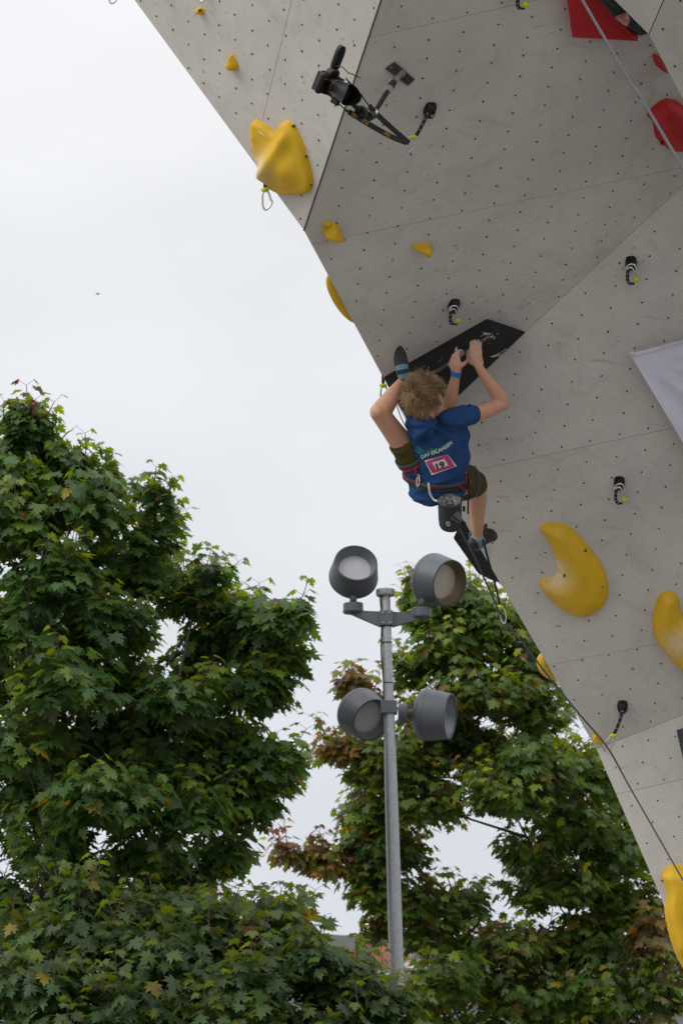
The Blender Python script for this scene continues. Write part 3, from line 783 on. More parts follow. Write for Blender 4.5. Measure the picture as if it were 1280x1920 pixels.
# ------------------------------------------------------------------ lilac cloth
def cloth():
    n, m = 46, 40
    A0, B0, C0 = hit(CP, 1179, 659, .02), hit(CP, 1760, 452, .04), hit(CP, 1396, 1050, .04)
    vs = []
    for j in range(m):
        v_ = j / (m - 1)
        for i in range(n):
            u_ = i / (n - 1)
            p = A0 + (B0 - A0) * u_ * (1 - .15 * v_) + (C0 - A0) * v_
            ang = math.atan2(v_, u_ + 1e-6); rr = math.hypot(u_, v_)
            sag = -.10 * math.sin(PI * u_) * (1 - v_) * .35
            fold = .030 * math.sin(ang * 17 + 1.0) * min(rr * 2.2, 1) + .010 * math.sin(ang * 33 + rr * 5) * min(rr * 2, 1)
            edge = .02 * math.sin(v_ * 3.1) * (1 - u_)
            vs.append(p + CP[1] * (.03 + fold) + V(0, 0, sag) + RT * edge)
    fs = [(j * n + i, j * n + i + 1, (j + 1) * n + i + 1, (j + 1) * n + i) for j in range(m - 1) for i in range(n - 1)]
    vs = np.array(vs)
    t = thing('hanging_cloth', A0, 'lilac white cloth banner bolted to the wall at the right edge', 'cloth')
    back_ = vs - CP[1] * .002; k = len(vs)
    obj('fabric', (np.concatenate([vs, back_]), fs + [tuple(x + k for x in q[::-1]) for q in fs]), M['cloth'], t, smooth=True, recalc=False)
    top = vs[:n] + CP[1] * .002; low = vs[n:2 * n] * .6 + vs[:n] * .4 + CP[1] * .004
    obj('hem', (np.concatenate([top, low]), [(i, i + 1, n + i + 1, n + i) for i in range(n - 1)]), M['cloth'], t, smooth=True)
    obj('corner_bolt', lathe(A0 + CP[1] * .02 + RT * .012, CP[1], [(.012, 0), (.012, .01), (.007, .012), (.007, .03), (.0001, .03)], 14), M['steel'], t)
cloth()

# ------------------------------------------------------------------ camera rig on the roof face
RIG = .54
def photo_camera():
    d0 = 7.55 + RIG
    px = d0 / F                                              # metres per photo pixel here
    f = nrm(RT * .57 - UP * .46 - FW * .68)
    u = UP * .96 + RT * .16 - FW * .05; u = nrm(u - f * (u @ f)); r = np.cross(u, f)   # r: camera's own left/right
    c = P(615, 157, d0 + .03)
    t = thing('photo_camera', c, 'black photo camera with a big lens on a wall bracket', 'camera')
    ax = (r, u, f)
    if r @ RT < 0: ax = (-r, u, f)
    X, Y, Z = ax
    obj('body', fuse([box(c, ax, (.056, .036, .019)), capsule([c - X * .050 - Y * .028 + Z * .020, c - X * .050 + Y * .026 + Z * .022], .017, 12), box(c - Y * .028, ax, (.052, .012, .022)),
                      loft([ering(c + Y * .034, X, Z, .030, .022, 16, 3), ering(c + Y * .052 + Z * .004, X, Z, .022, .024, 16, 3), ering(c + Y * .062 + Z * .008, X, Z, .014, .02, 16, 3)])], .004, 2), M['blackplastic'], t, smooth=True)
    obj('lens', lathe(c + Z * .015 + X * .006, Z, [(.031, 0), (.033, .012), (.030, .02), (.030, .035), (.035, .045), (.035, .075), (.037, .08), (.0375, .105), (.036, .105)], 36), M['blackplastic'], t, smooth=True, sharp=40)
    obj('lens_ring', lathe(c + Z * .047 + X * .006, Z, [(.0310, 0), (.0312, .001), (.0310, .002)], 36), M['orange'], t, smooth=True)
    k = 48; rin, rout = [], []
    for j in range(k):                                           # petal hood
        a_ = 2 * PI * j / k; h = .125 + .016 * math.cos(2 * a_)
        for R_, L in ((.038, rout), (.0355, rin)): L.append(c + X * .006 + Z * .015 + (X * math.cos(a_) + Y * math.sin(a_)) * (R_ + .004) + Z * h)
    bo = [c + X * .006 + Z * .115 + (X * math.cos(2 * PI * j / k) + Y * math.sin(2 * PI * j / k)) * .0385 for j in range(k)]
    bi = [c + X * .006 + Z * .115 + (X * math.cos(2 * PI * j / k) + Y * math.sin(2 * PI * j / k)) * .0365 for j in range(k)]
    obj('lens_hood', (np.array(bo + rout + rin + bi), [(a * k + j, a * k + (j + 1) % k, (a + 1) * k + (j + 1) % k, (a + 1) * k + j) for a in range(3) for j in range(k)]), M['blackplastic'], t, smooth=True, sharp=40)
    obj('front_glass', ell(c + X * .006 + Z * .106, ax, (.033, .033, .006), 24, 10), M['glass'], t, smooth=True)
    obj('remote_receiver', loft([ering(c + Y * h + X * (.0 - .02 * (h - .06)), X, Z, w, .014, 20, 3) for h, w in ((.058, .012), (.07, .018), (.12, .020), (.14, .017), (.152, .010))]), M['blackplastic'], t, smooth=True, sharp=50)
    obj('hot_shoe', box(c + Y * .064, ax, (.011, .004, .011)), M['alu'], t)
    obj('dial', lathe(c - X * .036 + Y * .034, Y, [(.012, 0), (.012, .008), (.0001, .008)], 20), M['blackplastic'], t)
    obj('grip_stripe', box(c - X * .047 + Z * .040 + Y * .020, ax, (.009, .0015, .001)), M['red'], t)
    obj('lens_badge', box(c + X * .006 + Y * .040 + Z * .09, ax, (.006, .0006, .003)), M['whiteweb'], t)
    obj('tripod_foot', box(c + X * .006 - Y * .045 + Z * .07, ax, (.008, .012, .02)), M['blackplastic'], t, bevel=.003)
    obj('cable', tube(catmull([P(628, 124, d0), P(642, 126, d0 - .02), (P(652, 136, d0 - .02)), P(660, 139, d0), P(668, 143, d0 + .02), P(676, 146, d0 + .05)], 5), .0022, 6), M['rubber'], t, smooth=True)
    return t, c, ax
camt, camc, camax = photo_camera()
# bracket: plate on the roof face, arm, clamp
t = thing('camera_bracket', hit(BP, 750, 137), 'dark metal wall bracket with a jointed arm carrying the camera', 'bracket')
pq = [(721, 128), (739, 115), (777, 148), (763, 160)]
p2 = to2(BP, [hit(BP, *q) for q in pq])
obj('plate', prism(BP, p2, 0, .007), M['darksteel'], t, bevel=.003)
for q in ((733, 126), (762, 143), (768, 149), (762, 153), (757, 148)):
    cc = hit(BP, *q, .007); a_, b_, n_ = frame(BP[1])
    obj('bolt', lathe(cc, n_, [(.004, 0), (.004, .003), (.0001, .003)], 8), M['hole'] if q[0] > 750 else M['steel'], t)
j0, j1, j2, j3 = hit(BP, 751, 137, .004), hit(BP, 740, 151, .10), P(727, 170, 7.95 + RIG), P(702, 210, 7.72 + RIG)
obj('stud', tube(catmull([j0, hit(BP, 747, 142, .05), j1], 4), [.022, .017, .014, .012, .011, .011, .011, .012, .012], 12), M['alu'], t, smooth=True)
obj('swivel', tube([j1, j1 * .45 + j2 * .55, j2], [.013, .016, .015], 14), M['blackplastic'], t, smooth=True, sharp=40)
obj('chrome_collar', tube([j1 + (j2 - j1) * -.08, j1 + (j2 - j1) * .22], .0185, 16), M['steel'], t, smooth=True, sharp=40)
obj('chrome_collar', tube([j1 + (j2 - j1) * .85, j1 + (j2 - j1) * 1.08], .0175, 16), M['steel'], t, smooth=True, sharp=40)
obj('arm', tube([j2, j3], [.0105, .0095], 14), M['blackplastic'], t, smooth=True, sharp=40)
j4 = P(694, 217, 7.68 + RIG); j5 = P(660, 195, 7.56 + RIG)
obj('elbow', tube([P(701, 214, 7.71 + RIG), j4 + (j4 - j3) * .3], [.017, .017], 16), M['rubber'], t, smooth=True, sharp=40)
kd = nrm(-FW * .75 - RT * .45 - UP * .3)
obj('locking_knob', lathe(P(681, 210, 7.64 + RIG), kd, [(.012, -.02), (.020, 0), (.0275, .012), (.0275, .024), (.023, .026), (.019, .016), (.0001, .014)], 28), M['rubber'], t, smooth=True, sharp=45)
obj('lower_arm', tube([j4, P(681, 211, 7.66 + RIG), j5], [.011, .013, .008], 12), M['blackplastic'], t, smooth=True)
obj('clamp_band', tube([P(699, 211.5, 7.70 + RIG), P(702, 212.5, 7.705 + RIG)], .0185, 16), M['steel'], t, smooth=True, sharp=40)
# strap
t = thing('camera_strap', P(757, 270, 8.0 + RIG), 'black camera strap with yellow lettering looped through a quickdraw', 'strap')
lugL, lugR = P(613, 175, 7.58 + RIG), P(648, 146, 7.56 + RIG)
end = hit(BP, 762, 268, .115)
s1 = catmull([lugL, P(630, 190, 7.56 + RIG), P(648, 206, 7.58 + RIG), P(664, 216, 7.62 + RIG), P(700, 238, 7.72 + RIG), P(735, 257, 7.85 + RIG), end], 8)
s2 = catmull([lugR, P(657, 158, 7.57 + RIG), P(676, 178, 7.6 + RIG), P(690, 196, 7.66 + RIG), P(706, 214, 7.72 + RIG), P(735, 241, 7.85 + RIG), end + RT * .01], 8)
n1 = 24
obj('strap_tail', tube(s1[:18], [.0028] * 18, 6), M['web'], t, smooth=True)
obj('strap_tail', tube(s2[:26], [.0028] * 26, 6), M['web'], t, smooth=True)
obj('strap_slider', tube(s1[16:22], .0068, 8, flat=(.5, UP)), M['blackplastic'], t, smooth=True)
obj('strap_slider', tube(s2[5:9], .0055, 8, flat=(.5, UP)), M['blackplastic'], t, smooth=True)
obj('strap_slider', tube(s2[14:18], .0055, 8, flat=(.5, UP)), M['blackplastic'], t, smooth=True)
WU = nrm(UP * .8 + RT * .45)
obj('strap_band', ribbon(s1[19:], .0105, WU, .0012), M['web'], t)
obj('strap_band', ribbon(s2[25:], .0105, WU, .0012), M['web'], t)
def on_path(path, word, at, size, flip=1):
    v, f = text_shape(word, .01); seg = np.linalg.norm(np.diff(path, axis=0), axis=1); L = np.concatenate([[0], np.cumsum(seg)]); out = []
    for a in v:
        l = at + a[0] * size * flip; p = np.array([np.interp(l, L, path[:, q]) for q in range(3)])
        t_ = nrm(np.array([np.interp(l + .01, L, path[:, q]) for q in range(3)]) - np.array([np.interp(l - .01, L, path[:, q]) for q in range(3)]))
        s_ = nrm(WU - t_ * (WU @ t_)); nn = np.cross(t_, s_); nn = nn if nn @ FW < 0 else -nn
        out.append(p + s_ * a[1] * size * flip + nn * .0022)
    return np.array(out), f
obj('lettering', on_path(s1, 'Nikon', .165, .020), M['strapyellow'], t, recalc=False)
obj('lettering', on_path(s1, 'D750', .225, .020), M['strapyellow'], t, recalc=False)
obj('lettering', on_path(s1, 'Nikon', .37, .020, -1), M['strapyellow'], t, recalc=False)

# ------------------------------------------------------------------ floodlight mast
def mast():
    d = 18.5; top = P(722, 1100, d)
    rb = ray(746, 1920); low = CAM + rb * ((top - CAM)[1] / rb[1])
    ax = nrm(top - low)
    base = top - ax * (top[2] / ax[2])
    at = lambda y: base + ax * (np.interp(y, [1100, 1920], [np.linalg.norm(top - base), np.linalg.norm(low - base)]))
    t = thing('floodlight_mast', base, 'galvanised lamp mast with four round grey floodlights', 'lamp post')
    H = np.linalg.norm(top - base)
    obj('pole', lathe(base, ax, [(.068, 0), (.066, 1.2), (.0575, H - 2.2), (.054, H - 1.70), (.044, H - .9), (.0395, H - .04), (.0001, H - .04)], 28), M['galv'], t, smooth=True, sharp=40)
    obj('base_plate', lathe(base, ax, [(.18, 0), (.18, .02), (.07, .022), (.07, .12)], 24), M['galv'], t)
    obj('cap', lathe(at(1112) - ax * .03, ax, [(.040, 0), (.078, .002), (.082, .01), (.082, .055), (.07, .062), (.0001, .064)], 28), M['galv'], t, smooth=True, sharp=40)
    obj('cable', tube([at(y) - RT * (.045 if y < 1320 else .06) - FW * .02 + RT * (.006 * math.sin(y * .05)) for y in range(1112, 1330, 12)], .008, 6), M['rubber'], t, smooth=True)
    for y in (1112, 1178, 1210, 1288):
        obj('cable_tie', lathe(at(y), ax, [(.0415, -.006), (.0455, -.005), (.0455, .005), (.0415, .006)], 20), M['rubber'], t)
    # upper bracket
    cb = at(1163)
    Zb = np.cross(ax, RT); Zb = nrm(Zb)
    obj('clamp', join(box(cb - Zb * .01, (RT, ax, Zb), (.058, .065, .050))), M['lamp'], t, bevel=.006)
    for sgn, px, py in ((-1, 662, 1141), (1, 789, 1150)):
        e = P(px, py, d); pts = []
        for z in (-.028, .028):
            pts += [cb + RT * sgn * .05 + ax * .06 + Zb * z, cb + RT * sgn * .05 - ax * .075 + Zb * z, e - ax * .040 + RT * sgn * .05 + Zb * z, e - ax * .015 + RT * sgn * .07 + Zb * z]
        obj('bracket_arm', (np.array(pts), [(0, 1, 2, 3), (7, 6, 5, 4), (0, 4, 5, 1), (1, 5, 6, 2), (2, 6, 7, 3), (3, 7, 4, 0)]), M['lamp'], t, bevel=.004)
        obj('swivel_base', lathe(e - ax * .02, ax, [(.0001, -.022), (.085, -.02), (.092, -.01), (.092, .0), (.087, .004), (.087, .062), (.08, .066), (.0001, .066)], 28), M['lamp'], t, smooth=True, sharp=40)
    for sy in (-.045, .045):
        for sx in (-.03, .03): obj('bolt', lathe(cb + ax * sy + RT * sx - Zb * .06, -Zb, [(.008, 0), (.008, .008), (.0001, .008)], 8), M['alu'], t)
    # lower bracket
    cl_ = at(1335)
    obj('clamp', box(cl_ - Zb * .0, (RT, ax, Zb), (.070, .055, .068)), M['lamp'], t, bevel=.006)
    for sgn, px in ((1, 757),):
        e = P(px, 1337, d)
        obj('swivel_base', lathe(e - RT * sgn * .05, RT * sgn, [(.0001, 0), (.07, 0), (.086, .01), (.086, .075), (.078, .08), (.0001, .08)], 28), M['lamp'], t, smooth=True, sharp=40)
        obj('swivel_arm', tube([e + RT * sgn * .02, e + RT * sgn * .17], .034, 12), M['lamp'], t)
    def head(fx, fy, dirv, R, baf, joint, dd=0):
        """fx,fy pixel of the front ring centre; dirv facing"""
        n = nrm(RT * dirv[0] + UP * dirv[1] - FW * dirv[2]); c = P(fx, fy, d + dd)
        h = obj('floodlight', lathe(c, n, [(R * .985, 0), (R * 1.0, -.008), (R * 1.13, -.19), (R * 1.14, -.215), (R * 1.12, -.235), (R * 1.03, -.262), (R * .88, -.285), (R * .6, -.305), (.0001, -.31)], 48), M['lamp'], t, smooth=True, sharp=50)
        obj('rim', lathe(c, n, [(R * .985, -.001), (R * .99, .006), (R * .93, .006), (R * .925, -.004)], 48), M['lampdark'], h, smooth=True, sharp=40)
        obj('reflector', lathe(c, n, [(R * .93, .002), (R * .90, -.03), (R * .72, -.085)], 48), M[baf], h, smooth=True)
        obj('diffuser', lathe(c, n, [(R * .73, -.083), (R * .5, -.080), (.0001, -.078)], 48), M['diffuser2' if baf == 'baffle2' else 'diffuser'], h, smooth=True)
        b = c - n * .24
        obj('yoke', tube([b - n * .02, (b + joint) / 2, joint], [.05, .034, .03], 12), M['lamp'], h, smooth=True)
        obj('housing_band', lathe(c - n * .195, n, [(R * 1.125, -.003), (R * 1.137, -.002), (R * 1.137, .002), (R * 1.125, .003)], 48), M['lampdark'], h)
    head(667, 1056, (.10, .60, .78), .190, 'baffle', P(662, 1128, d))
    head(842, 1093, (.66, -.12, .74), .205, 'baffle2', P(789, 1136, d))
    head(697, 1350, (.48, -.24, .82), .190, 'baffle', P(716, 1337, d), -.16)
    head(843, 1343, (.93, -.03, .32), .200, 'baffle', P(775, 1338, d), 0)
mast()

# ------------------------------------------------------------------ the climber
def PC(x, y, d): return P(x, y, d + float(np.interp(d, [9.70, 10.66], [.26, -.10])))
def climber():
    P = PC
    t = thing('person', P(822, 900, 9.8), 'climber in blue team shirt and olive shorts hanging from the black wedge', 'person')
    shR, shL = P(862, 784, 9.60), P(780, 802, 9.55)
    elR, wrR = P(943, 757, 9.66), P(897, 688, 9.63)
    elL, wrL = P(838, 777, 9.72), P(855, 699, 9.66)
    c7, head = P(802, 802, 9.575), P(796, 745, 9.555)
    hipL, knL, anL = P(796, 890, 9.80), P(711, 773, 9.53), P(755, 716, 9.60)
    hipR, knR, anR = P(852, 903, 9.88), P(894, 908, 10.15), P(894, 1003, 10.42)
    la = nrm(P(886, 771, 9.60) - P(764, 792, 9.53))                  # across the shoulders
    sec = [((820, 783, 9.635), .090, .050), ((820, 794, 9.64), .130, .066), ((821, 816, 9.66), .138, .080), ((824, 842, 9.685), .132, .084), ((826, 868, 9.715), .120, .081),
           ((826, 892, 9.75), .112, .080), ((822, 912, 9.80), .124, .090), ((819, 928, 9.84), .112, .085), ((817, 938, 9.86), .075, .06)]
    cs = [P(*q[0]) for q in sec]
    def rings(grow, k=28, twist=True):
        out = []
        for i, (q, ra, rb) in enumerate(sec):
            tdir = nrm(cs[min(i + 1, len(cs) - 1)] - cs[max(i - 1, 0)])
            a = nrm(la - tdir * (la @ tdir)); b = np.cross(tdir, a)
            out.append(ering(cs[i], a, b, ra + grow, rb + grow, k, 2.3))
        return out
    # head frame
    fz = nrm(FW * .70 + UP * .52 + RT * .34); hx = nrm(np.cross(fz, UP)); hy = nrm(np.cross(hx, fz))
    if hx @ RT < 0: hx = -hx
    hx = nrm(hx + UP * .12)
    hx = nrm(hx - fz * (hx @ fz)); hy = np.cross(fz, hx); hy = hy if hy @ UP > 0 else -hy
    HA = (hx, hy, fz)
    hp_ = lambda x, y, z: head + hx * x + hy * y + fz * z
    body = [loft(rings(-.014))]
    body += [limb([c7 - (head - c7) * .05, c7 * .8 + head * .2, c7 * .5 + head * .5, head], [.028, .037, .040, .043])]
    body += [ell(hp_(0, .012, -.010), HA, (.067, .082, .084)), ell(hp_(0, -.035, .025), HA, (.055, .062, .062)), ell(hp_(0, -.068, .055), HA, (.028, .022, .024))]
    body += [limb([hp_(0, .005, .078), hp_(0, -.022, .098), hp_(0, -.030, .092)], [.008, .011, .012], 3, 8)]           # nose
    body += [ell(hp_(0, -.052, .078), HA, (.022, .008, .010), 10, 8)]                                                    # lips
    body += [ell(hp_(s * .026, .012, .072), HA, (.014, .009, .010), 10, 8) for s in (-1, 1)]
    for s in (-1, 1): body.append(ell(hp_(s * .072, -.012, -.002), (nrm(fz * .9 + hx * s * .4), hy, nrm(hx * s - fz * .3)), (.019, .030, .009), 12, 8))   # ears
    # arms
    body += [limb([shR - la * .03, shR + la * .012, shR * .5 + elR * .5 - UP * .004, elR - (elR - shR) * .1, elR], [.041, .041, .039, .033, .030]),
             limb([elR, elR * .72 + wrR * .28 + RT * .006, elR * .4 + wrR * .6, wrR], [.030, .0365, .029, .0195])]
    body += [limb([shL + la * .03 + FW * .03, shL - la * .004 + FW * .03, shL * .5 + elL * .5 + FW * .01, elL], [.034, .034, .033, .031]), limb([elL, elL * .7 + wrL * .3, elL * .4 + wrL * .6, wrL], [.031, .0365, .029, .0195])]
    # legs
    body += [limb([hipL, hipL * .6 + knL * .4, hipL * .25 + knL * .75, knL], [.076, .060, .049, .045]), limb([knL, knL * .72 + anL * .28 - UP * .010 - RT * .004, knL * .4 + anL * .6, anL], [.045, .046, .036, .026]),
             ell(knL - FW * .018 - RT * .006, XYZ, (.034, .034, .034))]
    body += [limb([hipR, hipR * .6 + knR * .4, hipR * .2 + knR * .8, knR], [.080, .072, .054, .048]), limb([knR, knR * .72 + anR * .28 - FW * .014, knR * .4 + anR * .6, anR, anR - UP * .015], [.046, .046, .036, .0275, .027])]
    # hands: palm as a flat lozenge, five jointed fingers each
    rr = .0078
    pR = P(891, 668, 9.635)
    body += [loft([ering(wrR, RT, FW, .022, .016, 16), ering(P(895, 679, 9.633), RT, FW, .028, .015, 16, 2.6), ering(pR, nrm(RT - UP * .1), FW, .032, .014, 16, 3), ering(P(891, 660, 9.640), nrm(RT - UP * .12), FW, .031, .011, 16, 3)])]
    for i, (x, y, ln) in enumerate(((881.5, 661, 0), (888, 659, -2), (894.5, 658.5, -1), (900.5, 660.5, 1.5))):
        x2 = 891 + (x - 891) * .88
        body.append(limb([P(x, y + 3, 9.640), P(x2, 649 + ln, 9.638), P(x2, 642 + ln, 9.662), P(x2 + 1, 642 + ln, 9.690), P(x2 + 1.5, 646 + ln, 9.705)], [rr * 1.12, rr * 1.05, rr, rr * .92, rr * .8], 4, 10))
    body.append(limb([P(884, 680, 9.640), P(877.5, 670, 9.660), P(877, 662, 9.685), P(880, 656, 9.70)], [.013, .0095, .0088, .0075], 4, 10))
    pL = P(851, 680, 9.66)
    body += [loft([ering(wrL, RT, FW, .0225, .016, 16), ering(P(854, 690, 9.66), RT, FW, .028, .016, 16, 2.6), ering(pL, nrm(RT + UP * .35), FW, .033, .015, 16, 3), ering(P(851, 671, 9.662), nrm(RT + UP * .75), FW, .030, .012, 16, 3)])]
    for x, y, k in ((843.5, 677, .85), (846, 671, 1.0), (850.5, 666.5, 1.05), (856, 663.5, .95)):
        body.append(limb([P(x + 2, y + 3, 9.660), P(x + 3 * k, y - 4 * k, 9.660), P(x + 8 * k, y - 6.5 * k, 9.678), P(x + 12 * k, y - 4 * k, 9.702), P(x + 14 * k, y - .5, 9.715)], [rr * 1.12, rr * 1.05, rr, rr * .92, rr * .8], 4, 10))
    body.append(limb([P(858, 690, 9.655), P(865, 685, 9.650), P(872, 680, 9.658), P(879, 673.5, 9.675)], [.014, .0115, .0098, .008], 4, 10))
    skin = fuse(body, .0042, 3, 'body')
    cv = np.array([v.co[:] for v in skin.vertices]); ck = np.zeros(len(cv))
    for q, r_ in ((P(890, 648, 9.66), .030), (P(858, 664, 9.67), .030), (P(878, 674, 9.67), .012)): ck = np.maximum(ck, np.exp(-((cv - q) ** 2).sum(1) / (2 * r_ * r_)))
    skin.attributes.new('chalk', 'FLOAT', 'POINT').data.foreach_set('value', ck * .75)
    obj('body', skin, M['skin'], t, smooth=True)
    # eyes
    for s in (-1, 1): obj('eye', ell(hp_(s * .027, .010, .073), HA, (.0115, .0085, .0115), 12, 8), M['white'], t, smooth=True)
    # ---------------- shirt
    sh = [loft(rings(.010)[:8])]
    sh += [limb([shR - la * .04, shR + la * .006, shR * .74 + elR * .26], [.062, .055, .048], 5, 18)]
    sh += [limb([shL + la * .04, shL - la * .006, shL * .62 + elL * .38], [.060, .054, .048], 5, 18)]
    hem = [ering(P(820, 912, 9.80), la, nrm(np.cross(la, nrm(cs[6] - cs[5]))), .140, .105, 24, 2.3), ering(P(817, 926, 9.835), la, nrm(np.cross(la, nrm(cs[6] - cs[5]))), .130, .102, 24, 2.3)]
    sh += [loft(hem), limb([hipL, hipL * .80 + knL * .20], [.088, .080], 4, 18), limb([hipR, hipR * .80 + knR * .20], [.082, .066], 4, 18)]
    sm = fuse(sh, .0055, 3, 't_shirt')
    ax_ = nrm(cs[5] - cs[1]); nb = -FW
    def wrinkle(c, n):
        q = proj(c[:]); x, y = q[0], q[1]
        w = noise.noise(c * 8.0) * .009 + noise.noise(Vector((c.x * 17 + c.z * 11, c.y * 9, c.z * 16 - c.x * 8))) * .003
        r_ = math.hypot(x - 806, (y - 800)); th = math.atan2(x - 806, y - 800)
        w += .013 * math.sin(th * 6 + .6) * math.exp(-((r_ - 36) / 26) ** 2) * (1 if y > 800 else .3)       # folds fanning from the collar
        r2 = math.hypot(x - 878, y - 800); th2 = math.atan2(y - 800, x - 878)
        w += .009 * math.sin(th2 * 6) * math.exp(-((r2 - 38) / 20) ** 2) * (1 if x < 872 else .15)                                       # pulled towards the armpit
        if y > 880: w += .0035 * math.sin((y * .33 + x * .12)) * min((y - 880) / 20, 1) * .6                   # bunched above and under the harness
        w += .0085 * math.sin((x * .55 + y * .83) * .19 + 3 * noise.noise(c * 5.0)) * (.6 + noise.noise(c * 7.0)) * (1 if 805 < y < 905 else .4)   # slanting pull folds
        return w
    warp(sm, wrinkle)
    shirt = obj('t_shirt', sm, M['shirt'], t, smooth=True)
    SB = bvh_of(sm)
    # collar
    col = []
    nd = nrm(head - c7); ca = nrm(la - nd * (la @ nd)); cb = np.cross(nd, ca)
    for j in range(28):
        a_ = 2 * PI * j / 28
        col.append(c7 + nd * (.010 + .016 * math.sin(a_) * (1 if cb @ FW > 0 else -1)) + ca * math.cos(a_) * .052 + cb * math.sin(a_) * .047)
    obj('collar', tube(col, .0075, 8, closed=True), M['shirt'], shirt, smooth=True)
    # sleeve hem
    for a, b, q, r_ in ((shR, elR, .28, .0485), (shL, elL, .40, .0485)):
        c = a * (1 - q) + b * q; obj('sleeve_hem', lathe(c, nrm(b - a), [(r_ - .010, .004), (r_, .003), (r_ + .0005, -.006), (r_ - .002, -.012)], 24), M['shirt'], shirt, smooth=True)
    def onshirt(px, py, off=.0022):
        o = Vector(CAM); r = Vector(ray(px, py)).normalized()
        h, n, i, d = SB.ray_cast(o, r)
        return np.array(h - r * off) if h is not None else P(px, py, 9.6)
    def patch(corners, k, off):
        q = np.array(corners, float); vs = []
        for j in range(k + 1):
            for i in range(k + 1):
                u_, v_ = i / k, j / k
                p = q[0] * (1 - u_) * (1 - v_) + q[1] * u_ * (1 - v_) + q[2] * u_ * v_ + q[3] * (1 - u_) * v_
                vs.append(onshirt(p[0], p[1], off))
        vs = np.array(vs); g = vs.reshape(k + 1, k + 1, 3)
        for _ in range(3):
            g2 = g.copy(); g2[1:-1, 1:-1] = (g[:-2, 1:-1] + g[2:, 1:-1] + g[1:-1, :-2] + g[1:-1, 2:]) / 4; g = g2
        return g.reshape(-1, 3), [(j * (k + 1) + i, j * (k + 1) + i + 1, (j + 1) * (k + 1) + i + 1, (j + 1) * (k + 1) + i) for j in range(k) for i in range(k)]
    def inset(c, f1, f2):
        q = np.array(c, float); m = q.mean(0); u_, v_ = ((q[1] + q[2]) - (q[0] + q[3])) / 4, ((q[2] + q[3]) - (q[0] + q[1])) / 4
        return [m - u_ * f1 - v_ * f2, m + u_ * f1 - v_ * f2, m + u_ * f1 + v_ * f2, m - u_ * f1 + v_ * f2]
    C4 = [(795.4, 863.6), (839, 852), (855.5, 874), (809, 891)]
    bib = obj('start_number', patch(C4, 10, .0050), M['white'], t, smooth=True)
    obj('pink_border', patch(inset(C4, .93, .91), 10, .0062), M['pink'], bib, smooth=True)
    c5 = inset(C4, .52, .52); obj('number_field', patch(c5, 8, .0072), M['white'], bib, smooth=True)
    def lettering(word, path, size, m, off, parent, bold=.02, name='lettering'):
        v, f = text_shape(word, bold); w = v[:, 0].max() - v[:, 0].min(); p = np.array(path, float); vs = []
        seg = np.concatenate([[0], np.cumsum(np.linalg.norm(np.diff(p, axis=0), axis=1))]); L = seg[-1]
        for a in v:
            l = (a[0] - v[:, 0].min()) / w * L; c = np.array([np.interp(l, seg, p[:, 0]), np.interp(l, seg, p[:, 1])])
            e = np.array([np.interp(min(l + 3, L), seg, p[:, q]) - np.interp(max(l - 3, 0), seg, p[:, q]) for q in (0, 1)]); e = e / np.linalg.norm(e)
            q = c + V(e[1], -e[0]) * a[1] * size; vs.append(onshirt(q[0], q[1], off))
        return obj(name, (np.array(vs), f), M[m], parent, recalc=False)
    lettering('19', [(817.5, 876), (833, 870.5)], 15, 'ink', .0092, bib, .03, 'number')
    lettering('DAV ERLANGEN', catmull([(789, 858), (804, 851.5), (818, 847), (834, 839), (846.5, 829)], 4), 9.5, 'white', .0035, shirt)
    lettering('B TEAM', [(801, 845.5), (819, 842.5)], 6.0, 'green', .0035, shirt)
    for q in (((781, 836), (786, 847)), ((785, 838), (791, 852)), ((779, 843), (786, 852)), ((789, 842), (797, 851)), ((784, 846), (795, 855)), ((791, 846), (799, 847))):
        (x0, y0), (x1, y1) = q; dx, dy = (y1 - y0) * .12, -(x1 - x0) * .12
        obj('logo_stroke', (np.array([onshirt(*z, .0032) for z in ((x0 - dx, y0 - dy), (x0 + dx, y0 + dy), (x1 + dx * .4, y1 + dy * .4), (x1 - dx * .4, y1 - dy * .4))]), [(0, 1, 2, 3)]), M['teal'], shirt, recalc=False)
    # ---------------- shorts
    so = [limb([hipL, hipL * .72 + knL * .28, hipL * .50 + knL * .50], [.080, .072, .062], 5, 20), limb([hipR, hipR * .6 + knR * .4, hipR * .12 + knR * .88], [.078, .080, .062], 5, 20),
          ell(P(818, 914, 9.83), (la, UP, FW), (.118, .075, .085))]
    om = fuse(so, .0055, 2, 'shorts')
    warp(om, lambda c, n: noise.noise(c * 14.0) * .007 + noise.noise(Vector((c.x * 8 + c.z * 30, c.y * 20, c.z * 9))) * .005)
    shorts = obj('shorts', om, M['olive'], t, smooth=True)
    for a, b, q, r_ in ((hipL, knL, .50, .0625), (hipR, knR, .86, .063)):
        c = a * (1 - q) + b * q; obj('leg_hem', lathe(c, nrm(b - a), [(r_ - .012, .012), (r_ + .001, .012), (r_ + .002, -.004), (r_, -.02)], 24), M['olive'], shorts, smooth=True)
    # ---------------- harness
    har = None
    wc = P(826, 897, 9.76); ta = nrm(cs[6] - cs[4]); a = nrm(la - ta * (la @ ta)); b = np.cross(ta, a)
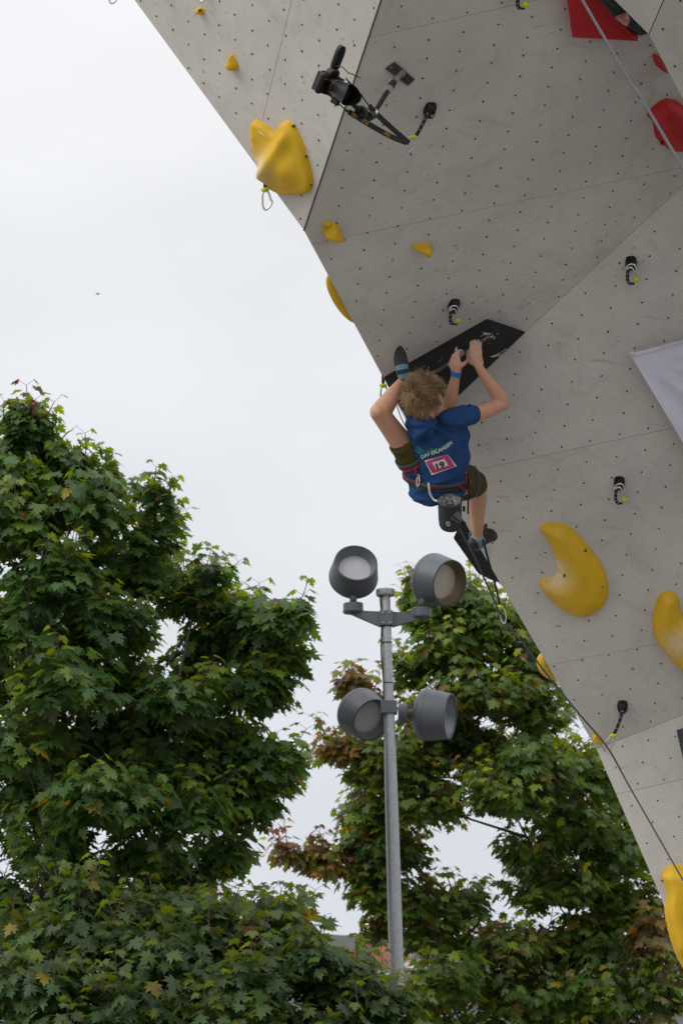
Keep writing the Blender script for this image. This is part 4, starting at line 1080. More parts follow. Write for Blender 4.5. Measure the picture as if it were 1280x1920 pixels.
    def band(c, tax, a, b, tree, half, off, k=44, R=.4, cap=9):
        out = []
        for j in range(k):
            th = 2 * PI * j / k; dr = a * math.cos(th) + b * math.sin(th)
            best = None
            for s_ in (-half, 0, half):
                h, n, i, d = tree.ray_cast(Vector(c + dr * R + tax * s_), Vector(-dr))
                if h is not None and d < R:
                    rad = R - d; best = rad if best is None else max(best, rad)
            out.append(best if best else .1)
        rad = np.minimum(np.array(out), cap); rad = np.maximum(rad, (np.roll(rad, 1) + np.roll(rad, -1)) / 2) + off
        vs, fs = [], []
        for s_, o_ in ((-half, -.003), (-half, .002), (0, .004), (half, .002), (half, -.003)):
            for j in range(k):
                th = 2 * PI * j / k; vs.append(c + (a * math.cos(th) + b * math.sin(th)) * (rad[j] + o_) + tax * s_)
        for q in range(4):
            for j in range(k): fs.append((q * k + j, q * k + (j + 1) % k, (q + 1) * k + (j + 1) % k, (q + 1) * k + j))
        return np.array(vs), fs
    har = obj('harness', band(wc, ta, a, b, SB, .011, .002), M['greyweb'], t, smooth=True)
    obj('waist_trim', band(wc + ta * -.008, ta, a, b, SB, .0025, .004), M['maroon'], har, smooth=True)
    obj('waist_trim', band(wc + ta * .018, ta, a, b, SB, .005, .003), M['darkfab'], har, smooth=True)
    OB = bvh_of(om)
    for p0, p1, q in ((hipL, knL, .30), (hipR, knR, .45)):
        tx_ = nrm(p1 - p0); a1 = nrm(np.cross(tx_, UP)); b1 = np.cross(tx_, a1)
        lp = obj('leg_loop', band(p0 * (1 - q) + p1 * q, tx_, a1, b1, OB, .012, .003, cap=.084), M['greyweb'], har, smooth=True)
        if q < .4: obj('leg_loop_trim', band(p0 * (1 - q) + p1 * q - tx_ * .018, tx_, a1, b1, OB, .006, .004, cap=.084), M['maroon'], lp, smooth=True)
    S_ = lambda pts, off=.012: [onshirt(x, y, off) for x, y in pts]
    obj('gear_loop', tube(catmull(S_([(860, 910), (869, 919), (878, 914), (882, 902), (881, 892)]), 5), .0048, 8), M['maroon'], har, smooth=True)
    obj('gear_loop', tube(catmull(S_([(783, 872), (779, 880), (780, 889), (786, 894)]), 5), .0048, 8), M['maroon'], har, smooth=True)
    obj('sling_white', tube(catmull(S_([(803, 905), (804, 915), (806, 926), (813, 937)], .012) + [P(824, 940, 9.63)], 5), .0052, 8), M['whiteweb'], har, smooth=True)
    obj('clip', tube(catmull(S_([(784, 890), (786, 898), (785, 908), (782, 911), (781, 902)], .014), 4, True), .0035, 8, closed=True), M['whiteweb'], har, smooth=True)
    obj('clip_tag', ell(onshirt(783.5, 902, .018), XYZ, (.006, .006, .009), 10, 8), M['red'], har, smooth=True)
    obj('tail_strap', ribbon(catmull([onshirt(877, 884, .012), onshirt(877.5, 905, .014), P(877.5, 925, 9.74), P(877, 945, 9.76), P(877, 964, 9.78)], 5), .0042, RT, .0012), M['web'], har)
    # ---------------- shoes
    def shoe(cen, rad, axA, axB, cut, m0, m1, nm):
        c = catmull(np.array(cen), 4); r = catmull(np.array(rad), 4); rg = []
        for i in range(len(c)):
            td = nrm(c[min(i + 1, len(c) - 1)] - c[max(i - 1, 0)]); a = nrm(axA - td * (axA @ td)); b = np.cross(td, a)
            rg.append(ering(c[i], a, b, r[i][0], r[i][1], 20, 2.2))
        k = int(len(rg) * cut)
        s1_ = obj('shoe', loft(rg[:k + 1]), M[m0], t, smooth=True, sharp=60); s1_.name = 'shoe'
        s1_['label'] = nm
        obj('upper', loft(rg[k:]), M[m1], s1_, smooth=True, sharp=60)
        return s1_, rg
    s1_, rg = shoe([P(750, 650, 9.615), P(749.5, 656, 9.605), P(750, 664, 9.60), P(750.5, 674, 9.595), P(752.5, 685, 9.59), P(755, 697, 9.587), P(758, 709, 9.59)],
         [(.008, .007), (.020, .016), (.028, .022), (.0325, .026), (.0305, .028), (.029, .029), (.027, .027)], RT, FW, .56, 'rubber', 'blueshoe', 'climbing shoe with black rubber toe pressed on the wall')
    for i0, i1 in ((14, 16), (19, 21)):
        obj('strap', loft([rg[i] + (rg[i] - rg[i].mean(0)) * .07 for i in range(i0, i1 + 1)]), M['rubber'], s1_, smooth=True, sharp=60)
    obj('heel_tab', ell(P(768, 704, 9.585), (nrm(RT - UP * .6), UP, FW), (.026, .012, .02), 14, 10), M['blueshoe'], s1_, smooth=True)
    s2_, rg = shoe([P(882, 1027, 10.40), P(885, 1023, 10.405), P(891, 1018, 10.43), P(899, 1011, 10.48), P(908, 1006, 10.53), P(917, 1004, 10.58), P(925, 1006, 10.63), P(930, 1008, 10.655)],
         [(.012, .010), (.030, .026), (.038, .034), (.040, .036), (.039, .032), (.035, .026), (.026, .019), (.010, .008)], UP, RT, .995, 'rubber', 'rubber', 'black and blue climbing shoe toeing the wall under the climber')
    for i0, i1, g in ((6, 11, .05),):
        obj('blue_band', loft([rg[i] + (rg[i] - rg[i].mean(0)) * g for i in range(i0, i1 + 1)]), M['blueshoe'], s2_, smooth=True, sharp=60)
    obj('tongue', limb([P(903, 1003, 10.50), P(908, 992, 10.51), P(910, 984, 10.52)], [.020, .014, .008], 4, 10), M['rubber'], s2_, smooth=True)
    obj('pull_loop', tube(catmull([P(884, 1012, 10.42), P(880, 1004, 10.40), P(882, 996, 10.40), P(887, 1002, 10.41)], 4), .0035, 6), M['blueshoe'], s2_, smooth=True)
    obj('heel_tag', box(P(892.5, 1006, 10.40), (RT, UP, FW), (.007, .014, .004)), M['ink'], s2_, bevel=.002)
    for x in (912, 918):
        obj('strap', tube(catmull([P(x, 994, 10.53), P(x - 1, 1001, 10.515), P(x + 1, 1009, 10.53)], 4), .006, 6), M['web'], s2_, smooth=True)
    # ---------------- wristband
    wd = nrm(wrL - elL); wcn = wrL + wd * -.006
    obj('wristband', lathe(wcn - wd * .011, wd, [(.0225, 0), (.0245, .0005), (.0245, .0215), (.0225, .022)], 24), M['band'], t, smooth=True, sharp=40)
    # ---------------- hair: cap plus tufts of strands from the crown
    vs, fs, tint = [], [], []
    def strand(p0, d0, n0, ln, w, curl, tn, rg):
        q = [p0]; d = d0
        for s_ in range(6):
            d = nrm(d + n0 * curl[0] + curl[1] - UP * .10); q.append(q[-1] + d * ln / 6)
        T = tube(np.array(q), w * np.array([.8, 1.2, 1.2, 1.1, .9, .6, .15]), 4, cap=False)
        o = sum(len(x) for x in vs); vs.append(T[0]); fs.extend([tuple(i + o for i in f) for f in T[1]]); tint.extend([tn] * len(T[0]))
    rg = np.random.default_rng(5)
    crown = nrm(hy * .55 - fz * .62 - hx * .45)
    hc = hp_(0, .012, -.010)
    def flow(n):
        away = n - crown * (n @ crown); away = away / (np.linalg.norm(away) + 1e-6)
        q = Vector(n * 2.1 + 3.0); wv = noise.noise_vector(q)
        return nrm(away + np.cross(crown, n) * .55 + np.array(wv) * .50 - UP * .18)
    def bald(n):
        return (n @ fz > .62 and n @ hy < .55) or n @ hy < -.52 or (abs(n @ hx) > .88 and n @ hy < -.08 and n @ fz > -.22)
    ntuft = 0
    while ntuft < 330:
        z = rg.uniform(-1, 1); ph = rg.uniform(0, 2 * PI); n = hx * math.sqrt(1 - z * z) * math.cos(ph) + fz * math.sqrt(1 - z * z) * math.sin(ph) + hy * z
        if ntuft % 4 == 0: n = nrm(crown + rg.normal(0, .22, 3))
        if bald(n): continue
        ntuft += 1
        fl = flow(n); top = max(n @ crown, 0); low = max(0, -(n @ hy))
        lift = rg.uniform(.04, .26) * (1 - .5 * low); ln0 = rg.uniform(.036, .064) * (1 - .75 * low); tone = rg.normal(.48, .16); bend = rg.normal(0, .12, 3)
        for k in range(26):
            m = nrm(n + rg.normal(0, .10, 3))
            p0 = hc + hx * (m @ hx) * .070 + hy * (m @ hy) * .086 + fz * (m @ fz) * .088
            d = nrm(fl + m * (lift + rg.normal(0, .05)) + rg.normal(0, .07, 3))
            strand(p0, d, m, ln0 * rg.uniform(.7, 1.15), rg.uniform(.0005, .0010), (-.13, bend + rg.normal(0, .05, 3)), tone + rg.normal(0, .13), rg)
    allv = np.concatenate(vs)
    me = mesh_of('hair', (allv, fs), False); at = me.attributes.new('tone', 'FLOAT', 'POINT'); at.data.foreach_set('value', np.clip(tint, 0, 1))
    hm = bpy.data.materials.new('dark_blond_hair'); hm.use_nodes = True; N = hm.node_tree.nodes; Lk = hm.node_tree.links; B_ = N['Principled BSDF']
    at_ = N.new('ShaderNodeAttribute'); at_.attribute_name = 'tone'; cr = N.new('ShaderNodeValToRGB')
    cr.color_ramp.elements[0].color = (.085, .050, .024, 1); cr.color_ramp.elements[1].color = (.68, .50, .30, 1); q = cr.color_ramp.elements.new(.5); q.color = (.36, .235, .122, 1)
    Lk.new(at_.outputs['Fac'], cr.inputs[0]); Lk.new(cr.outputs[0], B_.inputs['Base Color']); B_.inputs['Roughness'].default_value = .42; B_.inputs['Specular IOR Level'].default_value = .4
    hair = obj('hair', me, hm, t, smooth=True, kind='stuff')
    cap = fuse([ell(hp_(0, .014, -.014), HA, (.071, .085, .087), 24, 16)], .006, 1, 'scalp')
    # keep the cap off the face, ears and nape
    bm = bmesh.new(); bm.from_mesh(cap); rm = []
    for v in bm.verts:
        n = nrm(np.array(v.co) - hc)
        if (n @ fz > .60 and n @ hy < .55) or n @ hy < -.50 or (abs(n @ hx) > .84 and n @ hy < -.02 and n @ fz > -.28): rm.append(v)
    bmesh.ops.delete(bm, geom=rm, context='VERTS'); bm.to_mesh(cap); bm.free()
    obj('scalp_hair', cap, mat('hair_base', (.20, .13, .07), .7, .3, 60, bump=.6, bscale=90), hair, smooth=True)
    return t
climber()

def chalk_bag():
    P = PC
    ax = nrm(UP * .80 - FW * .58 + RT * -.03); c = P(843, 939, 9.60)
    t = thing('chalk_bag', c - ax * .15, 'charcoal chalk bag hanging open behind the climber', 'chalk bag')
    n1 = lathe(c, ax, [(.0545, 0), (.0555, -.012), (.0545, -.05), (.0535, -.10), (.051, -.135), (.045, -.148), (.030, -.153), (.0001, -.154)], 32)
    v, f = n1; rel = v - c
    wob = np.array([noise.noise(Vector(x * 22)) * .004 for x in v]); rad = rel - np.outer(rel @ ax, ax); ln = np.maximum(np.linalg.norm(rad, axis=1), 1e-6)
    v = v + rad / ln[:, None] * wob[:, None]
    obj('bag', (v, f), M['darkfab'], t, smooth=True)
    obj('rim', lathe(c, ax, [(.0535, -.006), (.0572, -.006), (.0575, .004), (.0535, .006), (.0525, .0)], 32), M['darkfab'], t, smooth=True)
    obj('lining', lathe(c, ax, [(.0530, .003), (.0495, -.02), (.047, -.06), (.040, -.09), (.0001, -.095)], 32), M['chalkfab'], t, smooth=True)
    a, b, n = frame(ax)
    def skin_(px, py, off):
        o = P(px, py, 0); r = nrm(ray(px, py)); best = None
        # nearest point of the bag's cylinder along the ray
        w0 = CAM - c; A_ = r - ax * (r @ ax); B_ = w0 - ax * (w0 @ ax); R_ = .0545 + off
        aa, bb, cc = A_ @ A_, 2 * A_ @ B_, B_ @ B_ - R_ * R_; dsc = bb * bb - 4 * aa * cc
        return CAM + r * ((-bb - math.sqrt(max(dsc, 0))) / (2 * aa))
    def strip(q, off, m, name, k=8):
        vs = []
        for j in range(k + 1):
            for i in range(2):
                p = np.array(q[0 if i == 0 else 1]) * (1 - j / k) + np.array(q[3 if i == 0 else 2]) * (j / k); vs.append(skin_(p[0], p[1], off))
        return obj(name, (np.array(vs), [(2 * j, 2 * j + 1, 2 * j + 3, 2 * j + 2) for j in range(k)]), M[m], t, smooth=True, recalc=False)
    strip([(843, 972), (857, 958), (866, 966), (866, 985)], .004, 'greyfab', 'side_pocket')
    obj('strap', tube(catmull([skin_(846, 967, .007), skin_(856, 974, .008), skin_(866, 981, .008)], 4), .003, 6), M['web'], t, smooth=True)
    obj('buckle', ell(P(869, 982, 9.64), XYZ, (.012, .008, .010), 10, 8), M['blackplastic'], t, smooth=True)
    obj('side_toggle', box(P(869, 954, 9.67), (RT, UP, FW), (.006, .013, .004)), M['web'], t, bevel=.002)
    for q in (((836, 979), (842, 979)), ((836, 979), (836, 984)), ((842, 979), (843, 985)), ((836, 984), (839.5, 987)), ((839.5, 987), (843, 985)), ((838, 982), (841, 982)), ((838, 984.2), (841, 984.2))):
        obj('logo_stroke', tube([skin_(*q[0], .003), skin_(*q[1], .003)], .0011, 5), M['white'], t)
    obj('waist_cord', tube(catmull([c + RT * .05, P(868, 925, 9.68), P(872, 905, 9.69)], 4), .003, 6), M['web'], t, smooth=True)
chalk_bag()

# ------------------------------------------------------------------ maple trees
LEAF_H = [(0, 0), (.13, -.08), (.37, -.16), (.27, .04), (.57, .13), (.39, .24), (.57, .49), (.35, .44), (.185, .40), (.27, .67), (.115, .70), (0, 1.02)]
def leaf_base():
    pts = [(x, y) for x, y in LEAF_H] + [(-x, y) for x, y in LEAF_H[-2:0:-1]]
    v = [(0, .28, 0)] + [(x, y, -.30 * abs(x) ** 1.5 - .16 * max(y - .3, 0) ** 1.6 + .02 * math.sin(9 * x + 7 * y)) for x, y in pts]
    k = len(pts)
    return np.array(v) - V(0, 0, 0), np.array([(0, 1 + i, 1 + (i + 1) % k) for i in range(k)])
LV, LF = leaf_base()
def leaf_material(name, single):
    m = bpy.data.materials.new(name); m.use_nodes = True; t = m.node_tree; N = t.nodes; Lk = t.links
    for n in list(N):
        if n.type != 'OUTPUT_MATERIAL': N.remove(n)
    out = [n for n in N if n.type == 'OUTPUT_MATERIAL'][0]
    if single:
        a = N.new('ShaderNodeObjectInfo'); col = a.outputs['Color']
    else:
        a = N.new('ShaderNodeAttribute'); a.attribute_name = 'leafcol'; col = a.outputs['Color']
    geo = N.new('ShaderNodeNewGeometry')
    x = N.new('ShaderNodeMix'); x.data_type = 'RGBA'; x.blend_type = 'MIX'                      # undersides paler and greyer
    Lk.new(geo.outputs['Backfacing'], x.inputs[0]); Lk.new(col, x.inputs[6])
    hs = N.new('ShaderNodeHueSaturation'); hs.inputs['Saturation'].default_value = .80; hs.inputs['Value'].default_value = 1.2; Lk.new(col, hs.inputs['Color']); Lk.new(hs.outputs[0], x.inputs[7])
    b = N.new('ShaderNodeBsdfPrincipled'); b.inputs['Roughness'].default_value = .42; b.inputs['Specular IOR Level'].default_value = .38
    Lk.new(x.outputs[2], b.inputs['Base Color'])
    tr = N.new('ShaderNodeBsdfTranslucent')
    h2 = N.new('ShaderNodeHueSaturation'); h2.inputs['Hue'].default_value = .47; h2.inputs['Saturation'].default_value = 1.25; h2.inputs['Value'].default_value = 2.6; Lk.new(col, h2.inputs['Color']); Lk.new(h2.outputs[0], tr.inputs[0])
    mx_ = N.new('ShaderNodeMixShader'); mx_.inputs[0].default_value = .40
    Lk.new(b.outputs[0], mx_.inputs[1]); Lk.new(tr.outputs[0], mx_.inputs[2]); Lk.new(mx_.outputs[0], out.inputs[0])
    return m
MLEAF, MLEAF1 = leaf_material('maple_leaves', False), leaf_material('maple_leaf', True)
LEAFMESH = mesh_of('leaf', (LV, LF.tolist()), False); LEAFMESH.materials.append(MLEAF1)

def maple(label, base, trunk, clumps, leaf=.145, seed=1, dens=1.0, palette=None, trunk_r=.10, leaders=()):
    """base: foot; trunk: polyline of world points; clumps: (centre, (rx, ry, rz), shoots, bronze 0-1)"""
    rg = np.random.default_rng(seed)
    t = thing('maple_tree', base, label, 'tree')
    tr = obj('trunk', tube(catmull(trunk, 5), np.linspace(trunk_r, trunk_r * .28, (len(trunk) - 1) * 5 + 1), 12), M['bark'], t, smooth=True)
    tp = catmull(trunk, 8)
    lp, ld, ln_, lc = [], [], [], []            # leaf position, tip direction, normal, colour
    tw = []
    sprigs = []
    nodes_ = [x for x in tp if x[2] > .9]
    for (c, rad, shoots, bronze) in sorted(clumps, key=lambda z: np.min(np.linalg.norm(tp - np.asarray(z[0]), axis=1))):
        c = np.asarray(c); rad = np.asarray(rad, float)
        # limb from the trunk up to the clump
        nd_ = np.array(nodes_); dv = c - nd_; ds = np.linalg.norm(dv, axis=1)
        cost = ds + 1.2 * np.maximum(0, .75 * np.linalg.norm(dv[:, :2], axis=1) - dv[:, 2])        # prefer to climb
        src = nd_[np.argmin(cost)]
        L = np.linalg.norm(c - src)
        mid = src * .5 + c * .5 + V(0, 0, -.06 * L) + rg.normal(0, .05 * L, 3)
        r0 = .007 + .009 * L
        q = catmull([src, mid, c], 5)
        if L > .12: obj('limb', tube(q, np.linspace(r0, .0045, len(q)), 7), M['bark'], t, smooth=True)
        nodes_ += [q[3], q[6], q[9]]
        if rad[0] > .18:
            for _ in range(4):                                   # sprigs standing out of the clump
                ph = rg.uniform(0, 2 * PI); o_ = V(math.cos(ph), math.sin(ph), 0); a0 = c + o_ * rad * .6 + V(0, 0, rad[2] * .3)
                sprigs.append((a0, a0 + nrm(o_ * rg.uniform(.2, .9) + V(0, 0, 1)) * rg.uniform(.14, .30), bronze))
        for s in range(int(shoots * dens)):
            z = rg.uniform(-.8, 1); ph = rg.uniform(0, 2 * PI); k = math.sqrt(max(1 - z * z, 0))
            d = V(k * math.cos(ph), k * math.sin(ph), z); rr = rg.uniform(.35, 1.0) ** .6
            end = c + d * rad * rr
            st = c + d * rad * rr * .25 + rg.normal(0, .05, 3)
            mid = (st + end) / 2 - V(0, 0, .05); end = end + V(0, 0, .05 * rg.random())
            p = catmull([st, mid, end], 4)
            if s % 2 == 0: tw.append(tube(p, np.linspace(.006, .0022, len(p)), 4, cap=False))
            td = nrm(end - st); hor = nrm(V(td[0], td[1], 0) + 1e-4)
            sb = rg.uniform(-.35, .35); sb2 = rg.normal(-.15, .45)
            nodes = max(3, int(np.linalg.norm(end - st) / .085))
            for a in range(nodes):
                u_ = 1 - a / nodes * .85
                pos = p[min(int(u_ * (len(p) - 1)), len(p) - 1)] + rg.normal(0, .012, 3)
                side = nrm(np.cross(td, V(0, 0, 1)) + rg.normal(0, .05, 3)); 
                if a % 2: side = nrm(side * .3 + hor * .9)
                for sg in (-1, 1):
                    out_ = nrm(side * sg + hor * .5 + rg.normal(0, .30, 3) + V(0, 0, .10))
                    pl_ = pos + out_ * rg.uniform(.04, .10)
                    tip = nrm(out_ + V(0, 0, -rg.uniform(.25, 1.3)))
                    nn = V(0, 0, .75) + hor * rg.uniform(.1, 1.0) + out_ * .3 + rg.normal(0, .30, 3); nn = nrm(nn - tip * (nn @ tip))
                    lp.append(pl_); ld.append(tip); ln_.append(nn)
                    v = rg.uniform(.72, 1.22) * (1 + sb * .5); y = min(1, max(0, rg.normal(0, .5)) * .35 + max(0, sb2) * (1 if a < 2 else .4))
                    g = np.array(palette['g'][0]) * (1 - y) + np.array(palette['g'][1]) * y
                    if rg.random() < bronze:
                        w = palette['b'][rg.integers(len(palette['b']))]; m_ = rg.uniform(.5, 1); g = g * (1 - m_) + np.array(w) * m_
                    elif rg.random() < .012: g = np.array((.20, .16, .02))
                    lc.append(g * v)
    n0 = len(lp); lsz = []
    for (a, b_, br) in list(leaders) + sprigs:                                  # upright leading shoots with paired leaves
        p = catmull([a, (a + b_) / 2 + rg.normal(0, .015, 3), b_], 6); tw.append(tube(p, np.linspace(.0065, .003, len(p)), 5, cap=False))
        L = np.linalg.norm(b_ - a); k = max(3, int(L / .10)); ph = rg.uniform(0, PI)
        for i in range(k + 1):
            u_ = i / k; pos = p[min(int(u_ * (len(p) - 1)), len(p) - 1)]; ph += PI / 2 + rg.normal(0, .2)
            for sg in (0, PI):
                h = V(math.cos(ph + sg), math.sin(ph + sg), 0); pe = pos + h * rg.uniform(.05, .10) + V(0, 0, .045)
                tw.append(tube([pos, pe], [.002, .0014], 3, cap=False))
                tip = nrm(h + V(0, 0, -rg.uniform(.1, 1.1)) + rg.normal(0, .15, 3)); nn = V(0, 0, 1) + h * .5 + rg.normal(0, .2, 3); nn = nrm(nn - tip * (nn @ tip))
                lp.append(pe); ld.append(tip); ln_.append(nn); lsz.append(leaf * rg.uniform(.7, 1.05) * (1.05 - .35 * u_))
                y = rg.uniform(.3, 1.0); g = np.array(palette['g'][0]) * (1 - y) + np.array(palette['g'][1]) * y
                if rg.random() < br: g = np.array(palette['b'][rg.integers(len(palette['b']))])
                lc.append(g * rg.uniform(.8, 1.2))
    lp, ld, ln_, lc = map(np.array, (lp, ld, ln_, lc)); n = len(lp)
    sc = leaf * rg.uniform(.62, 1.18, n); sc[n0:] = lsz
    sx = np.cross(ld, ln_)
    # the largest in view become single leaves: nearest to the camera, inside the picture
    pr = (lp - CAM); dep = pr @ FW; X = 640 + F * (pr @ RT) / dep; Y = 960 - F * (pr @ UP) / dep
    score = sc / dep * np.where((X > 0) & (X < 1280) & (Y > 0) & (Y < 1920), 1, 0) - .0004 * dep
    order = np.argsort(-score); single = order[:300]; rest = order[300:]
    cu = rg.uniform(.4, 1.5, n)
    co = lp[rest][:, None, :] + sc[rest][:, None, None] * (LV[None, :, 0:1] * sx[rest][:, None, :] + LV[None, :, 1:2] * ld[rest][:, None, :] + LV[None, :, 2:3] * cu[rest][:, None, None] * ln_[rest][:, None, :])
    k = len(LV); m = len(rest)
    fc = (LF[None] + (np.arange(m) * k)[:, None, None]).reshape(-1, 3)
    me = bpy.data.meshes.new('crown'); me.vertices.add(m * k); me.vertices.foreach_set('co', co.ravel())
    me.loops.add(len(fc) * 3); me.loops.foreach_set('vertex_index', fc.ravel().astype(np.int32)); me.polygons.add(len(fc))
    me.polygons.foreach_set('loop_start', np.arange(0, len(fc) * 3, 3, dtype=np.int32)); me.polygons.foreach_set('loop_total', np.full(len(fc), 3, np.int32))
    me.update(); me.validate()
    ca = me.color_attributes.new('leafcol', 'FLOAT_COLOR', 'POINT'); ca.data.foreach_set('color', np.column_stack([np.repeat(lc[rest], k, 0), np.ones(m * k)]).ravel())
    me.materials.append(MLEAF)
    crown = obj('crown', me, None, t, kind='stuff')
    obj('twigs', join(*tw), M['twig'], crown, recalc=False, kind='stuff')
    for i in single:
        o = bpy.data.objects.new('leaf', LEAFMESH); COL.objects.link(o); o.parent = crown
        R3 = Matrix((sx[i], ld[i], ln_[i])).transposed().to_4x4()
        o.matrix_basis = Matrix.Translation(Vector(lp[i])) @ R3 @ Matrix.Diagonal((sc[i], sc[i], sc[i] * cu[i], 1))
        o.color = (*[float(x) for x in lc[i]], 1)
    return n
PAL_L = dict(g=((.050, .108, .032), (.150, .205, .026)), b=((.10, .045, .02), (.07, .05, .03)))
PAL_F = dict(g=((.036, .076, .024), (.110, .148, .020)), b=((.10, .045, .02), (.07, .05, .03)))
PAL_R = dict(g=((.066, .124, .030), (.190, .235, .028)), b=((.14, .07, .04), (.15, .09, .065), (.21, .12, .018), (.12, .078, .055), (.18, .13, .025)))
rc = np.random.default_rng(11)
def cl(d, items, deep=.9):
    """(px, py, rx_px, ry_px, depth offset m, shoots, bronze) -> clump"""
    out = []
    for (x, y, rx, ry, dz, n, b) in items:
        s_ = (d + dz) / F; out.append((P(x, y, d + dz), (rx * s_, rx * s_ * deep, ry * 1.2 * s_), int(n * 1.45), b))
        if n > 18: out.append((P(x + rc.normal(0, 14), y + 6 + rc.normal(0, 10), d + dz + .75), (rx * .92 * s_, rx * s_ * deep, ry * 1.15 * s_), int(n * .7), b))
    return out
# big maple on the left
dL = 17.2
itL = [(50, 765, 26, 26, 0, 8, .3), (48, 812, 55, 34, 0, 18, .04), (110, 868, 80, 36, .1, 26, 0), (20, 890, 70, 45, -.3, 24, 0), (195, 905, 34, 36, .2, 10, .02),
       (295, 925, 26, 34, 0, 7, .02), (290, 1005, 45, 42, .1, 16, 0), (150, 950, 130, 60, -.3, 44, 0), (20, 980, 100, 60, -.6, 34, 0), (392, 1070, 30, 30, -.1, 8, .03), (370, 1125, 65, 40, 0, 22, 0),
       (240, 1060, 110, 60, .2, 36, 0), (90, 1080, 110, 60, -.7, 40, 0), (500, 1160, 85, 34, -.1, 30, .02), (555, 1160, 28, 26, -.2, 8, .05), (420, 1190, 80, 40, .2, 28, 0), (520, 1225, 60, 40, .1, 24, 0), (470, 1290, 90, 45, -.1, 32, 0), (200, 1170, 110, 55, -.5, 38, 0), (30, 1190, 80, 60, -.8, 30, 0),
       (120, 1280, 120, 60, -.9, 42, 0), (330, 1310, 90, 45, -.5, 30, 0), (230, 1370, 100, 50, .3, 30, 0), (400, 1370, 90, 45, .2, 32, 0), (40, 1400, 90, 60, -.8, 34, 0), (500, 1430, 75, 45, 0, 32, 0), (420, 1440, 80, 45, .1, 30, 0),
       (200, 1500, 130, 55, -1.1, 52, 0), (360, 1520, 90, 42, -.5, 32, 0), (470, 1500, 60, 45, .1, 20, 0), (100, 1590, 80, 45, -.6, 26, 0), (280, 1600, 90, 40, -.6, 30, 0), (10, 1690, 60, 40, -.2, 18, 0), (240, 1450, 120, 60, .9, 30, 0), (90, 1200, 130, 80, .9, 30, 0),
       (330, 1660, 90, 40, .2, 28, 0), (60, 1500, 90, 60, -.2, 30, 0), (160, 1660, 110, 50, .2, 36, 0), (300, 1440, 90, 50, -.2, 30, 0), (120, 1400, 110, 50, .1, 34, 0), (60, 1300, 90, 60, .2, 28, 0), (420, 1600, 60, 34, .2, 20, 0), (200, 1270, 110, 50, .2, 30, 0), (380, 1240, 60, 40, .5, 16, 0), (-90, 930, 90, 70, 0, 36, 0), (-110, 1100, 110, 110, -.2, 50, 0), (-110, 1350, 110, 120, -.2, 50, 0), (-100, 1580, 90, 80, 0, 36, 0)]
bL = P(70, 1700, dL); nL = maple('large dark green maple filling the left side of the picture', (bL[0], bL[1], 0),
    [V(bL[0], bL[1], 0), V(bL[0] + .04, bL[1], 1.2), P(75, 1760, dL), P(110, 1620, dL), P(160, 1450, dL + .1), P(140, 1200, dL), P(90, 950, dL), P(52, 760, dL)], cl(dL, itL), .128, 3, 1.0, PAL_L, .11,
    leaders=[(P(a, b, dL), P(c, d, dL), e) for a, b, c, d, e in ((52, 800, 50, 722, .6), (10, 800, 8, 752, .1), (105, 850, 100, 790, .05), (195, 905, 197, 845, .1), (295, 985, 293, 876, .02), (318, 960, 322, 900, 0), (372, 1130, 396, 1030, .03), (400, 1110, 424, 1058, .05), (545, 1190, 572, 1146, .1), (480, 1170, 500, 1140, 0), (150, 870, 160, 812, 0))])
# lower maple in front of it
dF = 15.2
itF = [(150, 1690, 50, 50, .2, 18, .02), (30, 1760, 70, 50, .3, 26, 0), (240, 1715, 80, 40, .5, 26, 0), (330, 1720, 70, 40, .6, 24, 0), (150, 1760, 100, 50, 0, 40, 0), (400, 1740, 110, 45, .4, 40, 0), (300, 1790, 120, 55, -.1, 46, 0), (510, 1740, 75, 45, .5, 28, 0), (560, 1800, 90, 45, 0, 36, 0), (630, 1840, 90, 45, .1, 36, 0), (700, 1880, 70, 40, .1, 26, 0),
       (450, 1840, 110, 50, -.3, 44, 0), (250, 1880, 130, 55, -.5, 50, 0), (80, 1850, 110, 60, -.4, 44, 0), (420, 1930, 140, 60, -.5, 54, 0), (600, 1930, 110, 50, -.2, 42, 0), (130, 1960, 140, 60, -.6, 50, 0), (720, 1960, 70, 50, 0, 24, 0), (300, 2030, 220, 70, 0, 60, 0), (-60, 1900, 90, 120, 0, 40, 0), (570, 2040, 150, 60, .2, 44, 0)]
bF = P(330, 1950, dF + .2); nF = maple('lower green maple in front of the lamp mast along the bottom edge', (bF[0], bF[1], 0),
    [V(bF[0], bF[1], 0), V(bF[0], bF[1], .8), P(340, 1900, dF + .2), P(330, 1800, dF + .2), P(320, 1740, dF + .2)], cl(dF, itF), .120, 4, 1.0, PAL_F, .07,
    leaders=[(P(a, b, dF), P(c, d, dF), e) for a, b, c, d, e in ((152, 1740, 148, 1662, .02), (395, 1750, 402, 1678, 0), (490, 1780, 513, 1665, .1), (560, 1800, 575, 1728, .1), (470, 1750, 480, 1700, .1), (120, 1900, 40, 1820, 0))])
